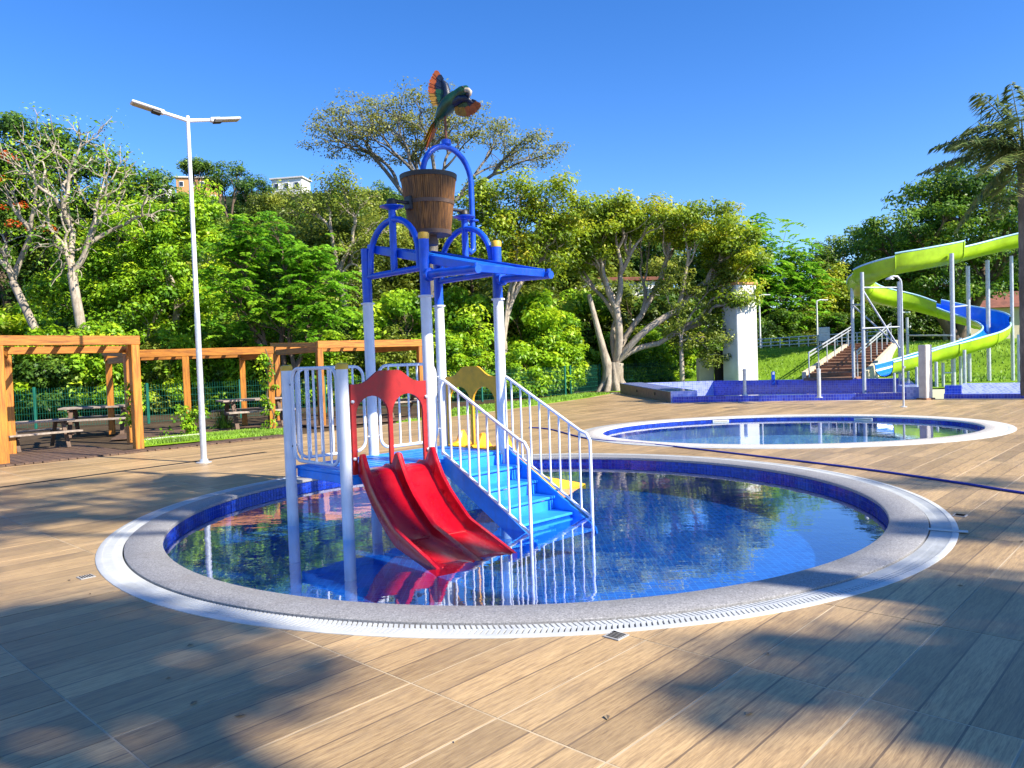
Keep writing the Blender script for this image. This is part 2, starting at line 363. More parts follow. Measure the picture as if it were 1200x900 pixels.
M['yellow'] = paint('yellow_fibreglass', (0.80,0.36,0.008), 0.35, 0.1, 5)
M['yellow_panel'] = paint('yellow_panel', (0.74,0.36,0.010), 0.5, 0.14, 9, bump=0.1)
M['cap'] = paint('cap_ochre', (0.66,0.38,0.03), 0.5, 0.1)
M['dark_metal'] = paint('dark_metal', (0.022,0.020,0.020), 0.5, 0.2)
M['steel'] = paint('galvanised_steel', (0.55,0.57,0.60), 0.35, 0.12, 9, metal=0.35)
M['lamp_grey'] = paint('lamp_white', (0.72,0.73,0.75), 0.4, 0.06)
M['lamp_lens'] = paint('lamp_lens', (0.42,0.36,0.26), 0.25, 0.1)
M['lime'] = paint('lime_fibreglass', (0.38,0.60,0.012), 0.36, 0.16, 2.5, coat=0.1, dirt=0.25)
M['chute_blue'] = paint('chute_blue', (0.012,0.21,0.82), 0.22, 0.08, 3, coat=0.3)
M['lip'] = paint('chute_lip', (0.40,0.66,0.85), 0.35, 0.08)
M['concrete'] = paint('white_concrete', (0.62,0.58,0.52), 0.85, 0.12, 4, bump=0.3, dirt=0.2)
M['plaster'] = paint('white_plaster', (0.74,0.72,0.68), 0.85, 0.10, 1.2, bump=0.2, dirt=0.30)
M['brick_step'] = paint('brick_step', (0.27,0.135,0.075), 0.85, 0.25, 7, bump=0.3)
M['fence_green'] = paint('fence_green', (0.006,0.13,0.085), 0.5, 0.15)
M['hose'] = paint('blue_hose', (0.010,0.025,0.30), 0.4, 0.1)
M['drain'] = paint('drain_grey', (0.34,0.33,0.31), 0.6, 0.2)
M['bucket_wood'] = wood('bucket_reed', (0.045,0.014,0.004), (0.30,0.125,0.022), (14,14,0.9), 0.55, 0.4)
M['roof_tile'] = paint('roof_tile', (0.21,0.075,0.045), 0.85, 0.25, 3, bump=0.3)
M['cream'] = paint('cream_wall', (0.60,0.50,0.36), 0.85, 0.1, 1.5, dirt=0.2)
M['orange_wall'] = paint('orange_wall', (0.62,0.30,0.12), 0.85, 0.1, 0.3, dirt=0.2)
M['glass'] = paint('window_glass', (0.03,0.04,0.05), 0.1, 0.1)
M['door'] = paint('dark_opening', (0.020,0.012,0.010), 0.8, 0.2)

# ------------------------------------------------------------------ ground, deck, pools
P1C, P1R = (0.08, 8.62), 4.25                    # near pool: centre and outer gutter radius
P2C, P2A, P2B = (5.55, 15.72), 4.22, 3.42        # far pool: centre and half axes (outer edge)
ELINE = [(-13.4, 9.2), (-9.2, 13.65), (-5.28, 17.75), (-2.5, 21.6), (0.0, 25.3), (2.9, 30.2), (4.57, 33.6)]
DECK = [(-16,-7), (27,-7), (27,13.6), (14.6,21.65), (12.8,22.75), (11.9,23.05), (5.2,25.4), (4.57,33.6)] + ELINE[::-1][1:] + [(-16,7.0)]
def in_poly(x, y, poly):
    c = False; j = len(poly)-1
    for i in range(len(poly)):
        xi, yi = poly[i]; xj, yj = poly[j]
        if (yi > y) != (yj > y) and x < (xj-xi)*(y-yi)/(yj-yi)+xi: c = not c
        j = i
    return c
def sheet(name, outer, holes, z, mat):
    bm = bmesh.new(); ed = []
    for lp in [outer]+holes:
        vs_ = [bm.verts.new((x, y, z)) for x, y in lp]
        ed += [bm.edges.new((vs_[i], vs_[(i+1) % len(vs_)])) for i in range(len(vs_))]
    bmesh.ops.triangle_fill(bm, use_beauty=True, use_dissolve=False, edges=ed, normal=(0,0,1))
    bmesh.ops.recalc_face_normals(bm, faces=bm.faces[:])
    for f in bm.faces:
        if f.normal.z < 0: f.normal_flip()
    me = bpy.data.meshes.new(name); bm.to_mesh(me); bm.free(); me.materials.append(mat)
    o = bpy.data.objects.new(name, me); COL.objects.link(o); return o
def ell(c, a, b, n=128): return [(c[0]+a*math.cos(2*math.pi*k/n), c[1]+b*math.sin(2*math.pi*k/n)) for k in range(n)]
HOLE = [(-16,-7), (27,-7), (27,24.0), (18,27.5), (15.2,28.5), (9.4,35.0), (4.4,34.2)] + ELINE[::-1][1:] + [(-16,7.0)]
tag(sheet('ground', [(-900,-900),(900,-900),(900,900),(-900,900)], [HOLE], -0.035, M['earth']), kind='structure')
deck = sheet('pool_deck', DECK, [ell(P1C,P1R-0.02,P1R-0.02), ell(P2C,P2A-0.02,P2B-0.02)], -0.0022, M['grout']); tag(deck, kind='structure')
TL, TW, GAP = 1.2, 0.6, 0.009
def proj(q):
    d = np.array([q[0], q[1], q[2]-CAM_H]); z = d@_F
    if z < 0.3: return None
    return 600+FPX*(d@_R)/z, 450-FPX*(d@_U)/z, z
ca, sa = math.cos(DA), math.sin(DA)
def t2w(u, v): return u*ca-v*sa, u*sa+v*ca
def clip_tile(u0, v0, u1, v1, pools):
    "outline of a tile outside the pools (None when wholly inside)"
    pts = []
    for (a, b_) in (((u0,v0),(u1,v0)), ((u1,v0),(u1,v1)), ((u1,v1),(u0,v1)), ((u0,v1),(u0,v0))):
        for k in range(10): pts.append(t2w(a[0]+(b_[0]-a[0])*k/10, a[1]+(b_[1]-a[1])*k/10))
    for c, ax, ay in pools:
        ins = [((x-c[0])/ax)**2+((y-c[1])/ay)**2 < 1 for x, y in pts]
        if not any(ins): continue
        if all(ins): return None, True
        s = next(i for i in range(len(pts)) if not ins[i] and ins[(i+1) % len(pts)]); n_ = len(pts)
        pts = pts[s:]+pts[:s]; ins = ins[s:]+ins[:s]
        k = 1
        while k < n_ and ins[k]: k += 1
        a0 = math.atan2((pts[1][1]-c[1])/ay, (pts[1][0]-c[0])/ax); a1 = math.atan2((pts[k-1][1]-c[1])/ay, (pts[k-1][0]-c[0])/ax)
        d = (a1-a0+math.pi) % (2*math.pi)-math.pi; m = 10
        arcp = [(c[0]+ax*math.cos(a0+d*i/m), c[1]+ay*math.sin(a0+d*i/m)) for i in range(m+1)]
        pts = [pts[0]]+arcp+[q for q, i_ in zip(pts[k:], ins[k:]) if not i_]
        return pts, True
    return None, False
cand = []
for iu in range(-16, 34):
    for iv in range(-44, 50):
        u0, v0 = iu*TL, iv*TW; cx, cy = t2w(u0+TL/2, v0+TW/2)
        if in_poly(cx, cy, DECK): cand.append((iu, iv, cx, cy))
def vis(c):
    p = proj((c[2], c[3], 0)); 
    if p is None: return 1e9
    x, y, z = p
    return z if -60 < x < 1260 and y < 960 else 1e6+z
cand.sort(key=vis)
tb = MB().cbox((0,0,-0.007), (TL-GAP, TW-GAP, 0.014), None, 0.0025); tile_me = tb.build('deck_tile', M['deck'], None); tile_mesh = tile_me.data
bpy.data.objects.remove(tile_me)
rest = MB(); cnt = 0
pools_clip = [(P1C, P1R, P1R), (P2C, P2A, P2B)]
for (iu, iv, cx, cy) in cand:
    g2 = GAP/2; poly, hit = clip_tile(iu*TL+g2, iv*TW+g2, (iu+1)*TL-g2, (iv+1)*TW-g2, pools_clip)
    if hit and poly is None: continue
    dz = random.uniform(-0.0008, 0.0008)
    if cnt < 298:
        if hit:
            o = MB().prism([(x, y, -0.014+dz) for x, y in poly], (0,0,0.014)).build('deck_tile', M['deck'], deck)
        else:
            o = bpy.data.objects.new('deck_tile', tile_mesh); COL.objects.link(o); o.parent = deck; o.location = (cx, cy, dz); o.rotation_euler = (0,0,DA)
        cnt += 1
    else:
        if hit: rest.prism([(x, y, -0.012+dz) for x, y in poly], (0,0,0.012))
        else: rest.box((cx, cy, -0.006+dz), (TL-GAP, TW-GAP, 0.012), rz3(DA))
tag(rest.build('deck_tile_field', M['deck'], deck, recalc=False), kind='stuff')

def pool(name, label, c, ax, ay, gut, cop, floor_z, wz, coping_mat, floor_mat, water, wlabel, bars, ts=0.05, rows=4):
    t = thing(name, label, 'pool', (c[0], c[1], 0))
    # drain gutter ring: channel, edge strips and radial bars
    if bars:
        MB().ring([(-gut,-0.05),(0,-0.05),(0,-0.035),(-gut,-0.035)], c, ax, ay).build('gutter_channel', M['gutter_dark'], t)
        MB().ring([(-0.05,-0.034),(0,-0.034),(0,0.004),(-0.004,0.007),(-0.05,0.007)], c, ax, ay).build('gutter_edge', M['grate'], t, 40)
        nb = int(2*math.pi*ax/0.036); mb = MB()
        for k in range(nb):
            a = 2*math.pi*k/nb; er = Vector((math.cos(a), math.sin(a), 0)); et = Vector((-math.sin(a), math.cos(a), 0)); cc = Vector((c[0], c[1], 0))
            for (r0, r1, sh0, sh1) in ((ax-gut+0.008, ax-gut/2-0.03, 0.0, 0.022), (ax-gut/2-0.03, ax-0.048, 0.022, 0.0)):
                a_, b_ = cc+er*r0+et*sh0, cc+er*r1+et*sh1; wv = et*0.0118
                top, bot = Vector((0,0,0.004)), Vector((0,0,-0.03))
                mb.add([a_-wv+bot, a_+wv+bot, b_+wv+bot, b_-wv+bot, a_-wv+top, a_+wv+top, b_+wv+top, b_-wv+top], [(4,5,6,7),(0,4,7,3),(1,2,6,5),(0,1,5,4),(2,3,7,6)])
            if k % 28 == 0: pass
        tag(mb.build('gutter_grating', M['grate'], t, recalc=False), kind='stuff')
        MB().ring([(-gut/2-0.044,-0.03),(-gut/2-0.016,-0.03),(-gut/2-0.016,0.002),(-gut/2-0.044,0.002)], c, ax, ay).build('grating_rib', M['grate'], t)
    else:
        MB().ring([(-gut,-0.05),(0,-0.05),(0,0.008),(-0.006,0.012),(-gut,0.012)], c, ax, ay).build('gutter_edge', M['grate'], t, 40)
    i0 = gut+cop
    MB().ring([(-gut-0.003,-0.05),(-gut-0.003,0.014),(-gut-0.012,0.02),(-i0-0.012,0.02),(-i0-0.024,0.012),(-i0-0.024,-0.014),(-i0-0.016,-0.022),(-i0+0.03,-0.022),(-i0+0.03,-0.05)], c, ax, ay).build('coping', coping_mat, t, 40)
    wall = MB().ring([(-i0,-0.03),(-i0+0.06,-0.03),(-i0+0.06,floor_z-0.05),(-i0,floor_z-0.05)], c, ax, ay).build('wall', M['mosaic_grout'], t, 40)
    rx, ry = ax-i0, ay-i0; n_ = int(2*math.pi*(rx+ry)/2/ts); mb = MB(); nr = rows
    for k in range(n_):
        a = 2*math.pi*(k+0.05)/n_; b_ = 2*math.pi*(k+0.95)/n_
        for r in range(nr):
            z1 = -0.026-r*ts; z0 = z1-ts*0.91; v = []
            for z in (z0, z1):
                for aa in (a, b_):
                    for o in (0.0, -0.006): v.append((c[0]+(rx+o)*math.cos(aa), c[1]+(ry+o)*math.sin(aa), z))
            # order: z0:a(o,i) b(o,i); z1: a(o,i) b(o,i)
            mb.add(v, [(1,3,7,5),(0,1,5,4),(3,2,6,7),(4,5,7,6),(0,2,3,1)])
    tag(mb.build('mosaic_band', M['mosaic'], wall, recalc=False), kind='stuff')
    n2 = 96; fl = MB(); fl.add([(c[0]+rx*math.cos(2*math.pi*k/n2), c[1]+ry*math.sin(2*math.pi*k/n2), floor_z) for k in range(n2)], [tuple(range(n2))]); fl.build('pool_floor', floor_mat, t, recalc=False)
    wm = MB(); wm.add([(c[0]+(rx-0.001)*math.cos(2*math.pi*k/n2), c[1]+(ry-0.001)*math.sin(2*math.pi*k/n2), wz) for k in range(n2)], [tuple(range(n2))])
    tag(wm.build('water', water, None, recalc=False), kind='structure'); return t
pool_near = pool('wading_pool', 'round blue mosaic wading pool with grey granite coping around the red slide', P1C, P1R, P1R, 0.22, 0.30, -0.50, -0.10, M['granite'], M['poolfloor'], M['water'], '', True, 0.052, 5)
pool_far = pool('wading_pool', 'oval pale rimmed pool between the blue hose and the tiled splash basin', P2C, P2A, P2B, 0.14, 0.34, -0.45, -0.07, M['pale_stone'], M['poolfloor_pale'], M['water2'], '', False, 0.07, 3)
for px in (885, 1108):                            # skimmer mouths in the far pool's rim
    a = math.atan2(*(reversed([(P(px,495,17).y-P2C[1])/P2B, (P(px,495,17).x-P2C[0])/P2A])))
for ang in (98, 46):
    a = R(ang); q = Vector((P2C[0]+(P2A-0.49)*math.cos(a), P2C[1]+(P2B-0.49)*math.sin(a), -0.085)); rt = rz3(a)
    sk = MB().cbox(q, (0.06,0.42,0.10), rt, 0.01).build('skimmer', M['grate'], pool_far)
    MB().box(q+rt@Vector((-0.031,0,0)), (0.006,0.33,0.055), rt).build('skimmer_mouth', M['lamp_lens'], sk)
# end piece of the gutter grating and the small drain covers in the deck
q = G(1106, 622, 0.006); d = (q-Vector((P1C[0],P1C[1],0))); d.z = 0
MB().cbox(q+Vector((0,0,0.006)), (0.36,0.06,0.012), rz3(math.atan2(d.y,d.x)), 0.004).build('grating_joint', M['grate'], pool_near)
for (x, y, nm) in ((722,745,'drain cover by the gutter grating in front of the slides'), (101,676,'drain cover on the lamp post side of the round pool'), (1125,604,'drain cover between the blue hose and the round pool')):
    q = G(x, y, 0.003); t = thing('drain_cover', 'small square grey metal '+nm, 'drain cover', q, 'deck drain covers')
    MB().cbox(q, (0.11,0.11,0.008), rz3(DA), 0.002).build('frame', M['drain'], t)
    for k in range(-2, 3):
        MB().box(q+rz3(DA)@Vector((k*0.018,0,0.0055)), (0.006,0.08,0.003), rz3(DA)).build('slot', M['gutter_dark'], t)
# linear drain across the deck by the lamp post
a, b_ = Vector((-9.6,8.55,0.001)), Vector((-4.75,14.65,0.001))
t = thing('channel_drain', 'long dark channel drain crossing the deck behind the lamp post', 'drain', (a+b_)/2)
MB().beam(a, b_, 0.085, 0.008, 0.002).build('channel', M['gutter_dark'], t)
for s in (-1, 1):
    n_ = (b_-a).normalized().cross(Vector((0,0,1)))*s*0.046
    MB().beam(a+n_, b_+n_, 0.010, 0.009, 0.002).build('rim', M['dark_metal'], t)
# hose
hp = [(620,501),(645,503),(690,514),(760,520),(850,530),(1000,548),(1120,565),(1210,579)]
hw = [G(x, y, 0.014) for x, y in hp]; hw.append(Vector((6.3,6.2,0.014))); hw.append(Vector((6.6,3.0,0.014)))
pts = []
for i in range(len(hw)-1):
    p0, p1, p2, p3 = hw[max(i-1,0)], hw[i], hw[i+1], hw[min(i+2,len(hw)-1)]
    for k in range(8):
        s = k/8; pts.append(0.5*((2*p1)+(p2-p0)*s+(2*p0-5*p1+4*p2-p3)*s*s+(3*p1-p0-3*p2+p3)*s**3))
tag(MB().tube(pts, 0.014, 8).build('garden_hose', M['hose'], None, 60), 'dark blue hose lying across the deck between the two pools', 'hose')
# ------------------------------------------------------------------ play structure in the near pool
U = Vector((math.cos(R(45)), math.sin(R(45)), 0)); V = Vector((-U.y, U.x, 0)); Z = Vector((0,0,1))
pD = Vector((-0.95, 8.80, 0)); SD = 1.15
pF, pC, pB = pD+U*SD, pD+V*SD, pD-U*SD
pE, pA = pD+U*SD+V*SD, pD-U*SD+V*SD
FLZ, PZ, HS, HT, HW = -0.64, 0.47, 1.60, 3.04, 2.37
play = thing('play_structure', 'blue, white, red and yellow water play tower with slides standing in the round pool', 'play structure', ((pD+pC)/2).to_tuple()[:2]+(FLZ,))
def at(p, z): return Vector((p.x, p.y, z))
for q in (pA, pB):
    o = MB().tube([at(q,FLZ), at(q,HS)], 0.062, 20).build('post', M['white'], play, 40)
    MB().lathe([(0.066,HS-0.035),(0.068,HS+0.005),(0.060,HS+0.022),(0.03,HS+0.03)], (q.x,q.y,0), 20).build('cap', M['cap'], o, 40)
for q, cap in ((pC,0),(pD,1),(pE,0),(pF,1)):
    o = MB().tube([at(q,FLZ), at(q,HW)], 0.064, 20).build('post', M['white'], play, 40)
    MB().lathe([(0.066,HW-0.02),(0.085,HW-0.018),(0.085,HW),(0.066,HW+0.004)], (q.x,q.y,0), 20).build('collar', M['white'], o, 40)
    MB().tube([at(q,HW), at(q,HT)], 0.060, 20).build('upper_sleeve', M['blue'], o, 40)
    if cap: MB().lathe([(0.063,HT-0.03),(0.066,HT+0.03),(0.055,HT+0.045),(0.03,HT+0.05)], (q.x,q.y,0), 20).build('cap', M['cap'], o, 40)
# platform: two square decks with a folded rim
for (c0, nm) in (((pA+pD)/2, 0), ((pC+pF)/2, 1)):
    dk = MB().cbox(at(c0, PZ-0.02), (SD-0.14 if nm == 0 else SD+0.13, SD+0.02, 0.04), rz3(R(45)), 0.008).build('platform', M['sky_blue'], play)
    mb = MB()
    for sgn in (-1, 1): mb.cbox(at(c0+V*sgn*(SD/2-0.015), PZ-0.087), (SD-0.16, 0.035, 0.09), rz3(R(45)), 0.006)
    for sgn in (-1, 1): mb.cbox(at(c0+U*sgn*(SD/2-0.095), PZ-0.087), (0.035, SD-0.10, 0.09), rz3(R(45)), 0.006)
    mb.build('rim', M['sky_blue'], dk)
    for k in range(-4, 5):
        MB().cbox(at(c0+U*k*0.11, PZ+0.002), (0.012, SD-0.2, 0.006), rz3(R(45)), 0.002).build('tread_rib', M['sky_blue'], dk)
# guard rails: rounded frame of white tube with upright bars
def guard(p, q, z0=0.545, z1=1.585, nb=5):
    d = (q-p).normalized(); a, b_ = p+d*0.115, q-d*0.115; L = (b_-a).length; rc = 0.13; pts = []
    mid = lambda s, z: at(a+d*s, z)
    for (cx, cz, a0) in ((rc, z0+rc, 180), (L-rc, z0+rc, 270), (L-rc, z1-rc, 0), (rc, z1-rc, 90)):
        pts += [mid(cx+rc*math.cos(R(a0+t)), cz+rc*math.sin(R(a0+t))) for t in (0,18,36,54,72,90)]
    o = MB().tube(pts, 0.019, 10, closed=True).build('guard_rail', M['white'], play, 60)
    for k in range(1, nb+1):
        s = L*k/(nb+1); MB().tube([mid(s, z0+0.01), mid(s, z1-0.01)], 0.0135, 8, cap=False).build('bar', M['white'], o, 60)
    for s, e in ((-0.06, 0.0), (L, L+0.06)):
        for z in (z0+0.16, z1-0.18):
            MB().tube([mid(s, z), mid(e, z)], 0.012, 8).build('bracket', M['white'], o, 60)
            MB().lathe([(0.013,-0.014),(0.013,0.014)], mid((s+e)/2, z), 8, Matrix.Rotation(R(90),3,'X')).build('bolt', M['dark_metal'], o)
guard(pB, pA); guard(pA, pC); guard(pC, pE, nb=5)
# arched panels
def arch_panel(p, q, out, mat, name):
    d = (q-p).normalized(); L = (q-p).length-0.15; a = p+d*0.075+out*0.005; th = 0.028
    H0, sh, top = PZ-0.02, 1.40, 1.535
    o_ = [(0,H0),(0,sh)]
    o_ += [(0.10,sh+0.0),(0.16,sh+0.012),(0.22,sh+0.04),(0.29,sh+0.09),(0.34,top-0.012),(0.38,top)]
    o_ += [(L-x, z) for x, z in o_[::-1]]
    wleg, wm = 0.055, 0.05
    def opening(x0, x1):
        r = (x1-x0)/2; cz = 1.27-r
        return [(x0+r-r*math.cos(R(t)), cz+r*math.sin(R(t))) for t in range(0, 181, 15)]
    m = L/2
    right = opening(m+wm/2, L-wleg); left = opening(wleg, m-wm/2)
    # one outline running down each leg and round both openings
    out_l = o_+[(L-wleg, H0)]+right[::-1]+[(m+wm/2, H0), (m-wm/2, H0)]+left[::-1]+[(wleg, H0)]
    bm = bmesh.new(); vs_ = [bm.verts.new(a+d*x+Z*z) for x, z in out_l]
    f = bm.faces.new(vs_); r = bmesh.ops.extrude_face_region(bm, geom=[f])
    bmesh.ops.translate(bm, verts=[g for g in r['geom'] if isinstance(g, bmesh.types.BMVert)], vec=out*th)
    bmesh.ops.recalc_face_normals(bm, faces=bm.faces[:]); bmesh.ops.triangulate(bm, faces=[f_ for f_ in bm.faces if len(f_.verts) > 4])
    me = bpy.data.meshes.new(name); bm.to_mesh(me); bm.free(); me.transform(Matrix.Translation(-parent_origin(play))); me.materials.append(mat)
    o = bpy.data.objects.new(name, me); COL.objects.link(o); o.parent = play
    for x in (0.012, L-0.012):
        for z in (1.22, 0.62): MB().lathe([(0.017,0),(0.017,0.02),(0.008,0.026)], a+d*x+Z*z+out*th, 10, out.to_track_quat('Z','Y').to_matrix()).build('bolt', M['steel'], o)
    return o
arch_panel(pB, pD, -V, M['red_panel'], 'arch_panel'); arch_panel(pF, pE, U, M['yellow_panel'], 'arch_panel')
# double slides
def slide(p, q, out, mat, turn=0.0):
    d = (q-p).normalized(); W = 0.79; c0 = (p+q)/2+out*0.04
    rq = Matrix.Rotation(R(turn),3,'Z'); d = rq@d; out = rq@out
    st = [(-0.10,0.0),(0.05,0.0),(0.11,-0.018),(0.17,-0.07),(0.25,-0.16),(0.37,-0.275),(0.52,-0.39),(0.68,-0.49),(0.82,-0.565),(0.89,-0.598),(0.93,-0.610),(0.99,-0.617),(1.20,-0.645),(1.50,-0.685),(1.72,-0.715)]
    hw = [0.01,0.05,0.20,0.26,0.22,0.18,0.16,0.15,0.135,0.125,0.12,0.11,0.085,0.05,0.02]
    mb = MB(); secs = []
    for (s, z), h in zip(st, hw):
        hd = min(h*1.0, 0.26); w2 = W/2
        pr_ = [(-w2-0.035,-0.05),(-w2-0.04,h-0.015),(-w2-0.03,h),(-w2+0.002,h),(-w2+0.012,h-0.02),(-w2+0.03,0.03),(-w2+0.065,0.0),
               (-0.085,0.0),(-0.045,0.03),(-0.028,hd*0.86),(0.0,hd*0.92),(0.028,hd*0.86),(0.045,0.03),(0.085,0.0),
               (w2-0.065,0.0),(w2-0.03,0.03),(w2-0.012,h-0.02),(w2-0.002,h),(w2+0.03,h),(w2+0.04,h-0.015),(w2+0.035,-0.05)]
        secs.append([c0+d*x+out*s+Z*(PZ+0.012+z+y) for x, y in pr_])
    m = len(secs[0]); vs_ = [v for s in secs for v in s]; fs = []
    for i in range(len(secs)-1):
        for k in range(m): fs.append((i*m+k, i*m+(k+1) % m, (i+1)*m+(k+1) % m, (i+1)*m+k))
    fs += [tuple(range(m)), tuple((len(secs)-1)*m+k for k in range(m-1,-1,-1))]
    mb.add(vs_, fs); o = mb.build('slide', mat, play, 50)
    # ridge where the run-out begins
    for sx in (-1, 1):
        MB().tube([c0+d*(sx*W/4-0.15)+out*0.935+Z*(PZ-0.596), c0+d*(sx*W/4+0.15)+out*0.935+Z*(PZ-0.596)], 0.008, 6).build('seam', mat, o, 60)
    return o
slide(pB, pD, -V, M['red'], -11.0); slide(pF, pE, U, M['yellow'])
# stairs with stringers, steps and handrails
sd = -V; a0 = pD+U*0.20; a1 = pF-U*0.03; run, zt, zb = 1.36, PZ, -0.36
stair = MB().prism([at(a0-U*0.03,zt+0.03), at(a0-U*0.03,zt-0.16), at(a0-U*0.03+sd*run,zb-0.10), at(a0-U*0.03+sd*(run+0.12),zb-0.02), at(a0-U*0.03+sd*(run+0.10),zb+0.05), at(a0-U*0.03+sd*0.10,zt+0.03)], U*0.03).build('stairs', M['sky_blue'], play)
MB().prism([at(a1,zt+0.03), at(a1,zt-0.16), at(a1+sd*run,zb-0.10), at(a1+sd*(run+0.12),zb-0.02), at(a1+sd*(run+0.10),zb+0.05), at(a1+sd*0.10,zt+0.03)], U*0.03).build('stringer', M['sky_blue'], stair)
NS = 5; wS = (a1-a0).length
for k in range(NS):
    zz = zt-(k+1)*(zt-zb)/(NS+0.2); s0 = run*k/NS+0.02; cc = (a0+a1)/2+sd*(s0+run/NS/2+0.02)
    MB().cbox(at(cc, zz-0.015), (wS-0.006, run/NS+0.05, 0.03), rz3(R(45)), 0.006).build('step', M['sky_blue'], stair)
    MB().cbox(at((a0+a1)/2+sd*(s0+0.01), zz+0.055), (wS-0.008, 0.012, 0.125), rz3(R(45)), 0.003).build('riser', M['sky_blue'], stair)
def handrail(base, zs=1.43, ze=0.69):
    p0, p1 = base+sd*0.0, base+sd*(run+0.02); th = lambda s: zs+(ze-zs)*s/(run+0.02)
    bz = lambda s: 0.56+(-0.22-0.56)*s/(run+0.02)
    top = [at(base-sd*0.0, 0.52), at(base, zs-0.09), at(base+sd*0.02, zs-0.035), at(base+sd*0.07, zs-0.02-0.02)]
    top += [at(base+sd*s, th(s)) for s in (0.14, 0.5, 0.9, run-0.12)] + [at(base+sd*(run-0.03), ze+0.045), at(p1, ze-0.03), at(base+sd*(run+0.022), ze-0.09), at(base+sd*(run+0.022), FLZ)]
    o = MB().tube(top, 0.0185, 10).build('handrail', M['white'], play, 60)
    MB().tube([at(base, bz(0)), at(p1, bz(run+0.02))], 0.016, 8).build('lower_rail', M['white'], o, 60)
    for k in range(1, 9):
        s = (run+0.02)*k/9; MB().tube([at(base+sd*s, bz(s)), at(base+sd*s, th(s))], 0.012, 8, cap=False).build('baluster', M['white'], o, 60)
handrail(a0-U*0.035); handrail(a1+U*0.055)
# top frame: arches, cross bars, pivots
def top_arch(p, q):
    d = (q-p).normalized(); L = (q-p).length; m = (p+q)/2; r = L/2-0.10; cz = 2.88
    pts = [at(p+d*0.09, 2.70), at(m-d*r, cz-0.06)] + [at(m, cz)-d*r*math.cos(R(t))+Z*r*0.92*math.sin(R(t)) for t in range(0, 181, 12)] + [at(m+d*r, cz-0.06), at(q-d*0.09, 2.70)]
    o = MB().tube(pts, 0.037, 14).build('arch', M['blue'], play, 60)
    MB().tube([at(p, 2.69), at(q, 2.69)], 0.037, 14).build('crossbar', M['blue'], o, 60)
    MB().tube([at(m, 2.70), at(m, 3.47)], 0.042, 14).build('pivot_post', M['blue'], o, 60)
    MB().lathe([(0.045,3.43),(0.10,3.455),(0.145,3.468),(0.145,3.476),(0.06,3.485)], (m.x,m.y,0), 24).build('pivot_plate', M['blue'], o, 50)
    b = MB(); b.lathe([(0.05,3.485),(0.065,3.50),(0.06,3.54),(0.04,3.565)], (m.x,m.y,0), 14); b.build('bearing', M['dark_metal'], o, 40)
    return m
mCD, mEF = top_arch(pC, pD), top_arch(pE, pF)
# splash board: shallow blue tray sloping down over the stairs, on two arms
bu = 1.06; b0 = (pC+pE)/2; n0 = -V; L = 2.0; zt0, zb0 = 3.06, 2.60
sl_ = math.atan2(zt0-zb0, L); along = (n0*math.cos(sl_)-Z*math.sin(sl_)); upn = along.cross(U)*-1
if upn.z < 0: upn = -upn
rotb = Matrix((along, upn.cross(along), upn)).transposed()
bc = at(b0+n0*(L/2-0.02), (zt0+zb0)/2); LL = L/math.cos(sl_)
board = MB().cbox(bc, (LL, bu, 0.03), rotb, 0.006).build('splash_board', M['blue'], play)
for s in (-1, 1): MB().cbox(bc+rotb@Vector((0, s*(bu/2-0.02), -0.004)), (LL+0.03, 0.045, 0.10), rotb, 0.008).build('tray_edge', M['blue'], board)
for s in (-1, 1): MB().cbox(bc+rotb@Vector((s*(LL/2-0.005), 0, -0.006)), (0.045, bu-0.046, 0.085), rotb, 0.008).build('tray_edge', M['blue'], board)
for k in (-0.3, -0.1, 0.1, 0.3): MB().cbox(bc+rotb@Vector((0, k, 0.017)), (LL-0.1, 0.03, 0.014), rotb, 0.004).build('tray_rib', M['sky_blue'], board)
for q in (pD, pF):
    a = at(q+n0*0.05, 2.60); e = at(q+n0*0.90, 2.575)
    arm = MB().tube([a, at(q+n0*0.25, 2.60), e], [0.052,0.05,0.046], 14).build('support_arm', M['blue'], board, 60)
    MB().lathe([(0.075,0.0),(0.075,0.05)], at(q+n0*0.055, 2.60), 16, n0.to_track_quat('Z','Y').to_matrix()).build('flange', M['blue'], arm, 40)
    MB().tube([at(q+n0*0.86, 2.57), at(q+n0*0.86, 2.645)], 0.03, 10).build('bracket', M['blue'], arm, 60)
# hooked water pipe over the bucket
pp = mEF+U*0.14
hook = [at(pp+(-V)*0.0, 3.05)-U*0.10, at(pp,3.02)-U*0.05, at(pp,3.06)+U*0.0, at(pp,3.2), at(pp,3.6), at(pp,3.88)]
cR = 0.40; hc = at(pp-U*cR, 3.92)
hook += [hc+U*cR*math.cos(R(t))+Z*cR*1.02*math.sin(R(t)) for t in range(0, 181, 12)] + [hc-U*cR-Z*0.10]
pipe = MB().tube(hook, 0.036, 14).build('water_pipe', M['blue'], play, 60)
MB().cbox(at((pp+mEF)/2, 3.44), (0.26,0.12,0.02), rz3(R(45)), 0.004).build('pipe_clamp', M['blue'], pipe)
htop = hc+Z*cR*1.02
MB().lathe([(0.04,0.0),(0.062,0.02),(0.062,0.075),(0.035,0.085)], htop+Z*0.01, 16).build('pipe_collar', M['blue'], pipe, 40)

